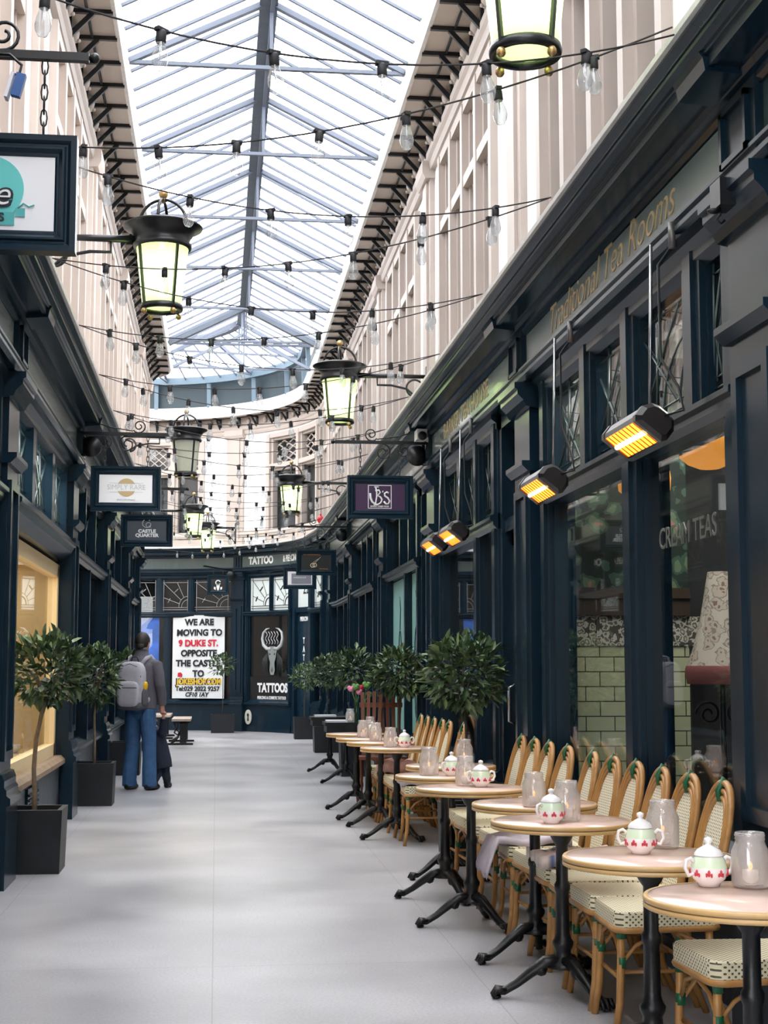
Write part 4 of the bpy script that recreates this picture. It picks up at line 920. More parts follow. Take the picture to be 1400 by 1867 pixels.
# box on the near right pilaster, CCTV camera, red bauble
BX = empty('bracket_box', (1.99, 5.6, 3.2), 'black iron box with hooks on the nearest pilaster under the cornice', 'bracket')
b = MB(); b.box(1.955, 2.05, 5.50, 5.62, 3.22, 3.33); b.build('box', BLACK, BX); b = MB(); b.tube([(1.97, 5.55, 3.22), (1.97, 5.55, 3.19), (1.955, 5.55, 3.17), (1.975, 5.55, 3.155), (1.99, 5.55, 3.17)], 0.006, 6); b.ell((1.945, 5.55, 3.205), 0.03, 0.02, 0.012, 10); b.build('hook', BLACK, BX)
CC = empty('security_camera', (1.98, 14.3, 3.55), 'white security camera at the top of the pilaster by the purple sign', 'camera')
b = MB(); b.cbox((1.965, 14.22, 3.66), 0.10, 0.2, 0.10); b.build('housing', CCTV, CC); b = MB(); b.lathe([(0.04, 0), (0.045, 0.02), (0.03, 0.025)], (0, 0, 0), 16, True, True); b.v = [(p[0] + 1.965, 14.12 - p[2], p[1] + 3.64) for p in b.v]; b.build('lens', BLACK, CC)
b = MB(); b.bar((1.99, 14.28, 3.65), (2.06, 14.28, 3.62), 0.04, 0.04); b.build('mount', CCTV, CC)
o = MB(); o.ell((1.80, 26.0, 4.00), 0.06, 0.06, 0.075, 12); o.tube([(1.80, 26.0, 4.07), (1.80, 26.0, 4.10)], 0.015, 6); tag(o.build('red_bauble', REDC), 'red bauble on the string lights above the far cornice', 'bauble')

# ------------------------------------------------------------------ festoon strings zig-zagging between the cornices
PB = MB(); PB.lathe([(0.0, -0.152), (0.016, -0.148), (0.027, -0.128), (0.030, -0.11), (0.026, -0.085), (0.017, -0.055), (0.0145, -0.035)], (0, 0, 0), 12)
PS = MB(); PS.lathe([(0.0155, -0.05), (0.019, -0.045), (0.019, -0.008), (0.014, 0.0), (0.001, 0.004)], (0, 0, 0), 10, True); PS.box(-0.024, 0.024, -0.012, 0.012, -0.006, 0.008)
PFm = MB(); PFm.tube([(0.0, 0, -0.05), (0.006, 0, -0.07), (0.0, 0, -0.10), (-0.006, 0, -0.07), (0.0, 0, -0.05)], 0.0022, 4)
gm = PB.build('bulb_mesh', BULBGLASS); sm_ = PS.build('socket_mesh', SOCKET); fm_ = PFm.build('filament_mesh', CHROME)
BM_, SM_, FM_ = gm.data, sm_.data, fm_.data
for q in (gm, sm_, fm_): bpy.data.objects.remove(q)
ORD = ['first', 'second', 'third', 'fourth', 'fifth', 'sixth', 'seventh', 'eighth', 'ninth', 'tenth', 'eleventh', 'twelfth', 'thirteenth', 'fourteenth', 'fifteenth', 'sixteenth', 'seventeenth', 'eighteenth', 'nineteenth', 'twentieth', 'twenty-first', 'twenty-second', 'twenty-third', 'twenty-fourth', 'twenty-fifth', 'twenty-sixth', 'twenty-seventh', 'twenty-eighth']
def light_string(a, c, sag, label, off=0.0):
    a = Vector(a); c = Vector(c); S = empty('festoon_light_string', tuple(a), label, 'string lights', 'festoon strings across the arcade')
    P = lambda t: a.lerp(c, t) - Vector((0, 0, sag * 4 * t * (1 - t)))
    b = MB(); b.tube([P(k / 22) for k in range(23)], 0.004, 5); b.build('cable', CABLE, S)
    Ln = (c - a).length; d = 0.32 + off
    while d < Ln - 0.15:
        p = P(d / Ln) - a; R = Euler((random.uniform(-.08, .08), random.uniform(-.10, .10), random.uniform(0, 6)))
        bo = bpy.data.objects.new('bulb', BM_); link(bo, S); bo.location = p; bo.rotation_euler = R
        so = bpy.data.objects.new('socket', SM_); link(so, bo); fo = bpy.data.objects.new('filament', FM_); link(fo, bo)
        d += 0.405
RN = [5.42, 7.55, 9.62, 11.55, 13.45, 15.35, 17.2, 19.1, 21.0, 22.9, 24.8, 26.7]; LN = [7.0, 9.05, 10.85, 12.7, 14.5, 16.4, 18.3, 20.1, 22.0, 23.9, 25.7]
hk = MB(); k = 0
def RP(y): return (WR - 0.40, y, lift(y, 3.90))
def LP(y): return (WL + 0.39, y, 3.90)
light_string((WR - 0.40, 5.40, 3.86), (WL + 0.39, 5.0, 3.86), 0.25, 'string of clear bulbs crossing closest overhead, nearest the camera', 0.05); k = 1
for i in range(len(LN)):
    light_string(RP(RN[i]), LP(LN[i]), 0.20, '%s zig-zag string of clear bulbs overhead, counting from the camera' % ORD[k].replace('twenty', 'twenty'), 0.02 * (i % 3)); k += 1
    light_string(RP(RN[i + 1]), LP(LN[i]), 0.22, '%s zig-zag string of clear bulbs overhead, counting from the camera' % ORD[k], 0.05 * (i % 4)); k += 1
for (p, q) in (((1.55, 28.6, 4.1), (-0.95, 27.2, 3.95)), ((1.45, 30.6, 4.1), (-0.95, 28.3, 3.98)), ((1.1, 31.9, 4.1), (-1.3, 33.4, 4.05))):
    light_string(p, q, 0.15, '%s zig-zag string of clear bulbs overhead, counting from the camera' % ORD[k]); k += 1

# ------------------------------------------------------------------ patio heaters hung before the tea room
def heater(y, zc, rod_y, rod_top, label):
    X = WR - 0.22; H = empty('patio_heater', (X, y, zc), label, 'heater', 'glowing infrared heaters along the tea room front')
    R = Matrix.Rotation(math.radians(38), 3, 'Y'); L2 = 0.31
    def S(u, v, t): return Vector((X, y + t, zc)) + R @ Vector((u, 0, v))
    prof = [(-0.085, -0.035), (-0.07, -0.055), (0.07, -0.055), (0.085, -0.035), (0.085, 0.015), (0.06, 0.05), (0.03, 0.06), (-0.03, 0.06), (-0.06, 0.05), (-0.085, 0.015)]
    b = MB(); n = len(prof); vs = [S(u, v, t) for t in (-L2 + 0.05, L2 - 0.05) for u, v in prof]
    b.add(vs, [(i, (i + 1) % n, n + (i + 1) % n, n + i) for i in range(n) if not (prof[i][1] == -0.055 and prof[(i + 1) % n][1] == -0.055)]); b.build('casing', HEATM, H)
    for sg in (-1, 1):
        b = MB(); vs = []; ts = ((L2 - 0.06, 1.06), (L2 - 0.02, 1.06), (L2 + 0.01, 0.8))
        for t, k in ts: vs += [S(u * k, v * k, sg * t) for u, v in prof]
        b.add(vs, [(j * n + i, j * n + (i + 1) % n, (j + 1) * n + (i + 1) % n, (j + 1) * n + i) for j in range(2) for i in range(n)] + [tuple(2 * n + i for i in range(n)), tuple(range(n))[::-1]]); b.build('end_cap', HEATB, H)
    b = MB(); b.add([S(-0.072, -0.05, -L2 + 0.05), S(0.072, -0.05, -L2 + 0.05), S(0.072, -0.05, L2 - 0.05), S(-0.072, -0.05, L2 - 0.05)], [(0, 1, 2, 3)]); g = b.build('glowing_reflector', GLOW, H)
    b = MB(); b.tube([S(0, -0.052, -L2 + 0.07), S(0, -0.052, L2 - 0.07)], 0.013, 8); b.build('heating_tube', GLOWH, g)
    b = MB()
    for k in range(9): b.tube([S(-0.07, -0.058, -0.24 + k * 0.06), S(0.07, -0.058, -0.24 + k * 0.06)], 0.0022, 4)
    b.build('guard_wire', mat('hot_wire', (150, 70, 30), 0.5) if 'hot_wire' not in MAT else MAT['hot_wire'], H)
    b = MB(); b.tube([(X, rod_y, zc + 0.05), (X + 0.02, rod_y, rod_top)], 0.008, 6); b.build('hanging_rod', CHROME, H)
    b = MB(); b.tube([(X + 0.03, y - L2, zc + 0.02), (X + 0.09, y - L2 - 0.10, zc + 0.03), (X + 0.08, y - L2 - 0.06, zc + 0.14), (X + 0.05, rod_y - 0.02, zc + 0.3), (X + 0.045, rod_y - 0.02, rod_top - 0.1), (X + 0.09, rod_y - 0.07, rod_top - 0.03), (X + 0.09, rod_y - 0.09, rod_top + 0.02)], 0.006, 6); b.build('power_cable', BLACK, H)
    b = MB(); b.tube([(X + 0.09, rod_y - 0.09, rod_top - 0.04), (X + 0.09, rod_y - 0.09, rod_top + 0.08)], 0.017, 8); b.build('plug', HEATM, H)
heater(6.62, 2.49, 6.42, 3.32, 'glowing heater hung closest to the camera on the tea room front')
heater(8.62, 2.49, 8.36, 3.32, 'second glowing heater, before the pilaster side of the tiled window')
heater(12.0, 2.50, 11.75, 3.32, 'third glowing heater, on the shop front beyond the glass door')
heater(13.05, 2.50, 12.8, 3.32, 'glowing heater farthest from the camera, above the potted tree')

# ------------------------------------------------------------------ lamps of the shops themselves, with two added amber glows
def area(name, loc, size, power, color, rot=(0, 0, 0), sy=None):
    l = bpy.data.lights.new(name, 'AREA'); l.energy = power; l.size = size; l.color = color
    if sy: l.shape = 'RECTANGLE'; l.size_y = sy
    o = bpy.data.objects.new(name, l); COL.objects.link(o); o.location = loc; o.rotation_euler = rot
    return o
area('display_ceiling_light', (WL - 0.5, 12.2, 2.34), 0.6, 34, (1.0, 0.88, 0.7), (0, 0, 0), 3.4)
area('tea_room_ceiling_light', (3.0, 8.4, 3.4), 0.7, 52, (1.0, 0.95, 0.86), (0, 0, 0), 1.6)
for i, (x, y, z) in enumerate(((2.75, 8.02, 2.60), (2.72, 9.2, 2.55))):  # hanging amber shapes put in for orange reflections on the glass
    P = empty('amber_glow_shape', (x, y, z), ('amber glow added for a reflection in the tea room glass, nearer the camera', 'amber glow added for a reflection in the tea room glass, by the tiled wall')[i], 'lamp', 'added amber glows in the tea room')
    b = MB(); b.lathe([(0.10, 0.13), (0.16, 0.12), (0.17, 0.06), (0.165, -0.02), (0.12, -0.06), (0.06, -0.085), (0.001, -0.09)], (x, y, z), 24); b.build('lamp_shade', AMBER, P)
    b = MB(); b.tube([(x, y, z + 0.12), (x, y, 3.45)], 0.008, 6); b.build('suspension_rod', BRASS, P)
FLP = empty('standard_lamp', (3.05, 8.75, 0), 'tall lamp with a faded floral fringed shade inside the tea room window', 'lamp')
b = MB(); b.lathe([(0.075, 1.98), (0.085, 1.92), (0.12, 1.72), (0.17, 1.52), (0.215, 1.40)], (3.05, 8.75, 0), 24); b.build('lamp_shade', MAT['faded_floral_fabric'], FLP)
b = MB(); b.lathe([(0.215, 1.41), (0.222, 1.38), (0.21, 1.30), (0.205, 1.30)], (3.05, 8.75, 0), 24); b.build('fringe', FRINGE, FLP)
b = MB(); b.lathe([(0.17, 0.0), (0.17, 0.03), (0.03, 0.06), (0.02, 0.2), (0.016, 1.9)], (3.05, 8.75, 0), 14, True)
for sg in (-1, 1): b.tube(spiral((3.05 + sg * 0.09, 8.75, 1.12), 0.08, 1.5, (sg, 0, 0), (0, 0, 1)), 0.009, 6)
b.build('stand', BLACK, FLP)
AC = empty('leather_armchair', (2.85, 7.6, 0), 'dark buttoned leather armchair seen through the tea room glass', 'armchair')
b = MB(); b.box(2.55, 3.15, 7.3, 7.9, 0.18, 0.46); b.build('seat', LEATHER, AC)
b = MB(); b.tube([(2.55, 7.25, 0.55), (3.1, 7.25, 0.75), (3.18, 7.6, 1.0), (3.1, 7.95, 0.75), (2.55, 7.95, 0.55)], [0.08, 0.1, 0.12, 0.1, 0.08], 10); b.box(3.05, 3.2, 7.25, 7.95, 0.2, 0.95); b.build('backrest', LEATHER, AC)
for (x, y) in ((2.6, 7.32), (2.6, 7.88), (3.12, 7.32), (3.12, 7.88)):
    b = MB(); b.lathe([(0.02, 0), (0.03, 0.18)], (x, y, 0), 8, True, True); b.build('leg', DARKWOOD, AC)
# jewellery display contents
DL = empty('display_lamp', (WL - 0.52, 13.0, 1.87), 'woven ball pendant lamp hanging in the cream display window', 'lamp')
b = MB()
for k in range(12):
    a = k * PI / 12; R = Matrix.Rotation(a, 3, 'Z') @ Matrix.Rotation(0.3 * math.sin(k * 2.1), 3, 'X')
    b.tube([Vector((WL - 0.52, 13.0, 1.87)) + R @ Vector((0.12 * math.cos(t * PI / 10), 0, 0.12 * math.sin(t * PI / 10))) for t in range(20)], 0.006, 5, closed=True)
b.build('lamp_shade', mat('copper_strips', (226, 150, 112), 0.4, 0.4), DL); b = MB(); b.ell((WL - 0.52, 13.0, 1.87), 0.045, 0.045, 0.055, 10); b.build('lamp_bulb', FILAM, DL); b = MB(); b.tube([(WL - 0.52, 13.0, 1.97), (WL - 0.52, 13.0, 2.36)], 0.004, 5); b.build('flex', CABLE, DL)
b = MB(); b.box(WL - 0.88, WL - 0.875, 12.55, 13.1, 1.15, 1.62); o = tag(b.build('display_card', mat('pale_pink_card', (238, 206, 206), 0.6)), 'pale pink card with small triangles at the back of the cream display', 'card')
b = MB()
for z in (1.55, 1.47, 1.38): b.prism([(-0.03, -0.025), (0.03, -0.025), (0, 0.03)], (WL - 0.872, 12.95, z), (0, -1, 0), (0, 0, 1), 0.003)
b.build('triangle_print', REDT if False else WOODR, o)
for (y, m_, lab, nm, h) in ((11.35, JARGLASS, 'small clear bottle standing on the cream display shelf', 'display_bottle', 0.2), (11.75, PAPER, 'white folded card standing on the cream display shelf', 'price_card', 0.16), (12.6, mat('blue_grey_box', (150, 160, 190), 0.5), 'small blue-grey box on the cream display shelf', 'display_box', 0.05), (13.3, CHINA, 'white rounded dish on the cream display shelf', 'display_dish', 0.07)):
    b = MB()
    if nm == 'display_bottle': b.lathe([(0.04, 0), (0.045, 0.02), (0.045, 0.11), (0.016, 0.15), (0.016, h)], (WL - 0.35, y, 0.66), 14, True, True)
    elif nm == 'display_dish': b.lathe([(0.05, 0), (0.10, 0.04), (0.11, h), (0.10, h), (0.05, 0.012)], (WL - 0.35, y, 0.66), 18, True)
    elif nm == 'price_card': b.bar((WL - 0.38, y - 0.06, 0.66 + h / 2), (WL - 0.33, y + 0.06, 0.66 + h / 2), 0.004, h)
    else: b.box(WL - 0.40, WL - 0.30, y - 0.06, y + 0.06, 0.66, 0.66 + h)
    tag(b.build(nm, m_), lab, nm.split('_')[1])

# ------------------------------------------------------------------ bistro tables
def place(o, loc, rz=0.0, label=None, group=None):
    o.location = loc; o.rotation_euler = (0, 0, rz)
    if label: o['label'] = label
    if group: o['group'] = group
    return o
def pedestal(T):
    b = MB(); b.lathe([(0.075, 0.13), (0.05, 0.145), (0.036, 0.17), (0.034, 0.20), (0.044, 0.22), (0.046, 0.235), (0.036, 0.25), (0.030, 0.27), (0.028, 0.44), (0.034, 0.455), (0.034, 0.475), (0.026, 0.49), (0.026, 0.64), (0.040, 0.66), (0.055, 0.69), (0.055, 0.70)], (0, 0, 0), 16, True, True); b.build('column', IRON, T)
    for k in range(3):
        a = PI + k * 2 * PI / 3; e = Vector((math.cos(a), math.sin(a), 0)); s_ = Vector((-e.y, e.x, 0)); Z = Vector((0, 0, 1))
        b = MB(); b.tube([e * 0.02 + Z * 0.155, e * 0.075 + Z * 0.15, e * 0.14 + Z * 0.105, e * 0.20 + Z * 0.06, e * 0.255 + Z * 0.030, e * 0.29 + Z * 0.026], [(0.034, 0.03), (0.03, 0.028), (0.026, 0.022), (0.022, 0.018), (0.024, 0.018), (0.016, 0.014)], 8)
        for q in (-1, 0, 1): b.tube([e * 0.245 + s_ * q * 0.016 + Z * 0.036, e * 0.285 + s_ * q * 0.024 + Z * 0.040, e * 0.305 + s_ * q * 0.026 + Z * 0.012], [0.011, 0.013, 0.008], 6)
        b.ell(e * 0.095 + Z * 0.12, 0.03, 0.03, 0.03, 8); b.ell(e * 0.285 + Z * 0.008, 0.022, 0.022, 0.009, 8); b.build('foot', IRON, T)
    b = MB(); b.bar((-0.2, 0, 0.705), (0.2, 0, 0.705), 0.035, 0.012); b.bar((0, -0.2, 0.705), (0, 0.2, 0.705), 0.035, 0.012); b.build('top_bracket', IRON, T)
def make_table():
    T = empty('bistro_table', (0, 0, 0), 'x', 'table', 'round bistro tables with pink marbled tops'); r = 0.305
    b = MB(); b.lathe([(0.001, 0.744), (r - 0.012, 0.744), (r - 0.010, 0.740), (r - 0.010, 0.72), (0.001, 0.72)], (0, 0, 0), 48); b.build('tabletop', TOPM, T)
    b = MB(); b.lathe([(r - 0.014, 0.745), (r - 0.003, 0.745), (r, 0.740), (r, 0.731), (r - 0.004, 0.729), (r - 0.004, 0.726), (r, 0.724), (r, 0.714), (r - 0.006, 0.711), (r - 0.05, 0.711)], (0, 0, 0), 48); b.build('table_edge', EDGE, T)
    b = MB(); b.lathe([(r - 0.0035, 0.7305), (r - 0.0028, 0.7275), (r - 0.0035, 0.7245)], (0, 0, 0), 48); b.build('edge_groove', EDGED, T)
    pedestal(T); return T
TSPOT = [(1.535, 4.21), (1.515, 5.14), (1.486, 6.36), (1.545, 7.18), (1.40, 8.15), (1.40, 9.10), (1.58, 10.0), (1.49, 12.27), (1.46, 13.2), (1.42, 13.9), (1.40, 14.88)]
TLAB = ['round bistro table at the corner nearest the camera, its top cropped', 'second round bistro table from the camera, jar and teapot near its wall side', 'third round bistro table from the camera, with a jar and sugar pot', 'fourth round bistro table from the camera, half hidden behind the third', 'fifth round bistro table from the camera, below the pilaster', 'sixth round bistro table from the camera, single jar on its aisle side', 'seventh round bistro table, pushed toward the doorway behind the sixth', 'first bistro table of the far group beyond the doorway gap', 'second bistro table of the far group beyond the doorway gap', 'third bistro table of the far group beyond the doorway gap', 'last round bistro table before the dark square tables']
T0 = make_table()
for i, (x, y) in enumerate(TSPOT):
    place(T0 if i == 0 else copy_tree(T0), (x, y, 0), (0.0, 0.12, -0.1, 0.25, 0.05, -0.2, 0.3, 0.1, -0.15, 0.2, 0.0)[i], TLAB[i])
def make_dark_table():
    T = empty('square_cafe_table', (0, 0, 0), 'x', 'table', 'dark square cafe tables')
    b = MB(); b.box(-0.27, 0.27, -0.27, 0.27, 0.70, 0.74); b.build('tabletop', SIGNK, T); b = MB(); b.box(-0.25, 0.25, -0.25, 0.25, 0.62, 0.70); b.build('apron', SIGNK, T); pedestal(T); return T
D0 = place(make_dark_table(), (1.58, 18.2, 0), 0, 'dark square cafe table with green flower bottles and a white menu')
place(copy_tree(D0), (1.54, 20.2, 0), 0, 'far dark square cafe table with stacked white papers')
for (x, y, lab) in ((1.47, 18.1, 'white menu sheet lying on the nearer dark square table'), (1.46, 20.1, 'white papers stacked on the farther dark square table')):
    b = MB(); b.box(x - 0.14, x + 0.15, y - 0.12, y + 0.12, 0.741, 0.765); tag(b.build('menu_sheet', PAPER), lab, 'menu')

# jars with candles, china pots
def make_jar():
    J = empty('candle_jar', (0, 0, 0), 'x', 'jar', 'glass candle jars on the tables')
    b = MB(); b.lathe([(0.001, 0.002), (0.05, 0.002), (0.056, 0.012), (0.056, 0.105), (0.045, 0.13), (0.043, 0.138), (0.046, 0.142), (0.043, 0.148), (0.046, 0.152), (0.043, 0.162), (0.041, 0.162), (0.041, 0.135), (0.053, 0.103), (0.053, 0.014), (0.001, 0.008)], (0, 0, 0), 24); b.build('jar_glass', JARGLASS, J)
    b = MB(); b.lathe([(0.001, 0.009), (0.024, 0.009), (0.024, 0.05), (0.001, 0.048)], (0, 0, 0), 16); b.build('candle', WAX, J)
    b = MB(); b.ell((0, 0, 0.062), 0.007, 0.007, 0.014, 8); b.build('flame', FLAME, J); return J
def make_pot():
    P = empty('sugar_pot', (0, 0, 0), 'x', 'sugar pot', 'floral china pots on the tables')
    b = MB(); b.lathe([(0.001, 0.0), (0.028, 0.0), (0.031, 0.008), (0.044, 0.02), (0.05, 0.038), (0.049, 0.05)], (0, 0, 0), 24); b.lathe([(0.039, 0.078), (0.036, 0.083), (0.034, 0.08)], (0, 0, 0), 24); b.build('body', CHINA, P)
    b = MB(); b.lathe([(0.049, 0.05), (0.044, 0.068), (0.039, 0.078)], (0, 0, 0), 24); b.build('green_band', CHINAG, P)
    b = MB(); b.lathe([(0.040, 0.081), (0.038, 0.088), (0.030, 0.097), (0.016, 0.105), (0.010, 0.108), (0.008, 0.112), (0.012, 0.118), (0.011, 0.126), (0.001, 0.13)], (0, 0, 0), 20); b.build('lid', CHINA, P)
    for sg in (-1, 1):
        b = MB(); b.tube([(sg * 0.045, 0, 0.035), (sg * 0.062, 0, 0.03), (sg * 0.072, 0, 0.05), (sg * 0.068, 0, 0.07), (sg * 0.055, 0, 0.075), (sg * 0.044, 0, 0.065)], 0.0055, 6); b.build('handle', CHINA, P)
    b = MB()
    for k in range(9):
        a = k * 2 * PI / 9
        for (da, z, r_) in ((-0.13, 0.034, 0.007), (0.0, 0.038, 0.010), (0.14, 0.033, 0.007)): b.ell((0.0487 * math.cos(a + da), 0.0487 * math.sin(a + da), z), r_ * 0.5, r_ * 0.5, r_, 6)
    b.build('rose_print', ROSE, P); return P
TZ = 0.7455
J0 = make_jar(); P0 = make_pot(); jn = pn = 0
for (x, y, sc_, lab) in ((1.60, 4.38, 1.0, 'glass candle jar on the cropped nearest table'), (1.63, 5.36, 1.06, 'glass candle jar behind the pot on the second table from the camera'), (1.50, 6.32, 1.06, 'tall frosted jar beside the pot on the third table'), (1.50, 6.98, 1.0, 'candle jar with a pale glow on the fourth table, before the third table jar'), (1.39, 8.28, 1.0, 'candle jar with the orange glow on the fifth table, beside its pot'), (1.30, 9.08, 1.05, 'wide candle jar on the aisle side of the sixth table'), (1.68, 10.05, 1.05, 'tall candle jar on the table by the doorway'), (1.44, 12.30, 1.0, 'candle jar beside the pot on the first far group table'), (1.43, 13.35, 1.0, 'candle jar on the second far group table'), (1.38, 14.0, 1.0, 'candle jar on the third far group table'), (1.55, 15.0, 1.0, 'candle jar at the wall side of the last round table'), (1.62, 18.02, 1.0, 'candle jar among the green bottles on the dark square table')):
    o = J0 if jn == 0 else copy_tree(J0); jn += 1; place(o, (x, y, TZ - (0.005 if y > 17 else 0)), random.uniform(0, 6), lab); o.scale = (sc_, sc_, sc_)
for (x, y, rz, lab) in ((1.485, 4.42, 0.2, 'floral china pot half cropped on the nearest table'), (1.50, 5.20, -0.2, 'floral china pot on the second table, before its jar'), (1.415, 6.24, 0.5, 'floral china pot on the third table, before the tall frosted jar'), (1.46, 8.18, 0.1, 'floral china pot on the fifth table, beside the glowing jar'), (1.43, 9.02, 0.6, 'floral china pot on the sixth table, beside the wide jar'), (1.55, 12.25, 0.0, 'floral china pot with two handles on the first far group table'), (1.47, 14.05, 0.4, 'floral china pot on the third far group table')):
    o = P0 if pn == 0 else copy_tree(P0); pn += 1; place(o, (x, y, TZ), rz, lab); o.scale = (1.12, 1.12, 1.12)
# green bottles with roses
def bottle(x, y, flowers, lab):
    V = empty('flower_bottle', (x, y, 0.742), lab, 'vase', 'green bottle vases'); c = Vector((x, y, 0.742))
    b = MB(); b.lathe([(0.001, 0), (0.032, 0.0), (0.034, 0.01), (0.034, 0.11), (0.028, 0.14), (0.013, 0.18), (0.012, 0.24), (0.014, 0.245)], c, 16); b.build('bottle', GREENBOT, V)
    for (dx, dz, m_, r_) in flowers:
        b = MB(); b.tube([c + Vector((0, 0, 0.12)), c + Vector((dx * 0.3, 0, 0.26)), c + Vector((dx, 0, dz))], 0.004, 5); b.build('stem', STEMG, V)
        b = MB(); q = c + Vector((dx, 0, dz))
        for k in range(9): b.ell(q + Vector((r_ * 0.5 * math.cos(k * 2.4), r_ * 0.5 * math.sin(k * 2.4), r_ * 0.4 * math.sin(k * 1.7))), r_ * 0.55, r_ * 0.55, r_ * 0.5, 8)
        b.build('flower_head', m_, V)
    return V
bottle(1.70, 18.06, [(-0.07, 0.40, PINKF, 0.045), (0.03, 0.36, PINKF, 0.04), (-0.01, 0.42, STEMG, 0.05)], 'green glass bottle holding pink roses on the dark square table')
bottle(1.80, 18.15, [(-0.06, 0.40, REDF, 0.055), (0.03, 0.44, STEMG, 0.055), (0.06, 0.33, STEMG, 0.04)], 'green glass bottle holding a red rose on the dark square table')

# ------------------------------------------------------------------ rattan bistro chairs, front towards -X
def make_chair():
    C = empty('rattan_bistro_chair', (0, 0, 0), 'x', 'chair', 'rattan bistro chairs along the tea room front'); h = 0.455
    def rr(x0, x1, w0, w1, z, rad=0.05, n=4):     # rounded trapezoid outline, front at x0
        pts = []
        for (cx_, cy_, a) in ((x1 - rad, w1 - rad, 0), (x0 + rad, w0 - rad, PI / 2), (x0 + rad, -w0 + rad, PI), (x1 - rad, -w1 + rad, 1.5 * PI)):
            for k in range(n + 1): t = a + k * PI / 2 / n; pts.append((cx_ + rad * math.cos(t), cy_ + rad * math.sin(t), z))
        return pts
    o = rr(-0.22, 0.20, 0.215, 0.185, h); n = len(o)
    b = MB(); vs = o + [(x * 0.985, y * 0.985, h + 0.008) for x, y, z in o]; b.add(vs, [tuple(range(n, 2 * n))] + [(i, (i + 1) % n, n + (i + 1) % n, n + i) for i in range(n)]); b.build('seat', WV_SEAT, C)
    b = MB(); lo = [(x * 1.01, y * 1.01, h - 0.05) for x, y, z in o]; up = [(x * 1.015, y * 1.015, h + 0.002) for x, y, z in o]
    b.add(lo + up, [(i, (i + 1) % n, n + (i + 1) % n, n + i) for i in range(n)]); b.add([(x, y, h - 0.045) for x, y, z in o], [tuple(range(n))]); b.build('seat_apron', WV_EDGE, C)
    b = MB(); b.tube([(x * 0.99, y * 0.99, h - 0.062) for x, y, z in o], 0.013, 7, closed=True); b.build('seat_rail', RATTAN, C)
    for sy in (-1, 1):
        b = MB(); b.tube([(-0.195, sy * 0.185, h - 0.03), (-0.197, sy * 0.187, 0.3), (-0.205, sy * 0.19, 0.12), (-0.225, sy * 0.195, 0.0)], [0.0155, 0.0155, 0.015, 0.014], 8); lg = b.build('leg', RATTAN, C)
        for z in (h - 0.075, 0.27):
            b = MB(); b.tube([(-0.195, sy * 0.186, z - 0.02), (-0.195, sy * 0.186, z + 0.02)], 0.0185, 8); b.build('binding', BANDG, lg)
        b = MB(); b.tube([(0.155, sy * 0.165, h + 0.0), (0.16, sy * 0.165, 0.3), (0.185, sy * 0.17, 0.12), (0.235, sy * 0.175, 0.0)], [0.0155, 0.0155, 0.015, 0.014], 8); lg = b.build('leg', RATTAN, C)
        b = MB(); b.tube([(0.16, sy * 0.165, 0.25), (0.16, sy * 0.165, 0.29)], 0.0185, 8); b.build('binding', BANDG, lg)
        b = MB(); b.tube([(-0.19, sy * 0.185, 0.27), (-0.14, sy * 0.183, 0.33), (-0.05, sy * 0.18, h - 0.075)], 0.008, 6); b.build('side_brace', RATTAN, C)
        b = MB(); b.tube([(0.155, sy * 0.168, 0.27), (0.11, sy * 0.172, 0.34), (0.03, sy * 0.175, h - 0.075)], 0.008, 6); b.build('side_brace', RATTAN, C)
    b = MB(); b.tube([(-0.195, 0.185, 0.27), (-0.20, 0.12, 0.345), (-0.205, 0.0, h - 0.075), (-0.20, -0.12, 0.345), (-0.195, -0.185, 0.27)], 0.008, 6); b.build('front_brace', RATTAN, C)
    b = MB(); b.tube([(-0.19, 0, 0.20), (0.16, 0, 0.20)], 0.009, 6); b.tube([(-0.19, -0.186, 0.20), (-0.19, 0.186, 0.20)], 0.009, 6); b.tube([(0.17, -0.165, 0.20), (0.17, 0.165, 0.20)], 0.009, 6); b.build('stretcher', RATTAN, C)
    def bk(w_, z0, z1, m=22):                    # balloon back hoop, leaning
        pts = []
        for k in range(m + 1):
            t = PI * k / m; ct = math.cos(t); y = w_ * math.copysign(abs(ct) ** 0.82, ct)
            zz = z0 + (z1 - z0) * (0.44 + 0.56 * math.sin(t) ** 0.86); pts.append((0.165 + (zz - h) * 0.24, y, zz))
        lo = [(0.165, w_ * 0.86, h - 0.03), (0.165 + 0.03, w_ * 0.95, h + 0.13)]
        return lo + pts + [(q[0], -q[1], q[2]) for q in lo[::-1]]
    for i, (w_, z1, r_) in enumerate(((0.186, 0.935, 0.0155), (0.160, 0.905, 0.012), (0.138, 0.878, 0.010))):
        b = MB(); b.tube(bk(w_, h + 0.0, z1), r_, 8); b.build('back_hoop', RATTAN, C)
    hp = bk(0.132, h + 0.02, 0.868); b = MB(); b.add(hp, [tuple(range(len(hp)))]); b.build('backrest_panel', WV_BACK, C)
    b = MB(); x_, z_ = 0.165 + 0.45 * 0.24, 0.905
    b.tube([(x_ - 0.012, 0, z_ - 0.04), (x_ - 0.02, 0, z_), (x_ + 0.004, 0, z_ + 0.047), (x_ + 0.026, 0, z_ + 0.02)], 0.013, 8); b.build('crest_binding', BANDG, C)
    return C
C0 = make_chair()
CS = [(1.80, 4.92)] + [(1.765, y) for y in (5.88, 6.29, 6.71, 7.12, 7.53, 7.97, 8.54, 9.03, 9.44, 9.85)] + [(1.72, 11.95), (1.70, 12.55), (1.70, 12.95), (1.69, 13.36), (1.69, 13.8), (1.69, 14.24)]
CL = ['rattan bistro chair closest to the camera, only its woven seat in view', 'rattan bistro chair second from the camera, its back out of frame']
CL = CL[:1]
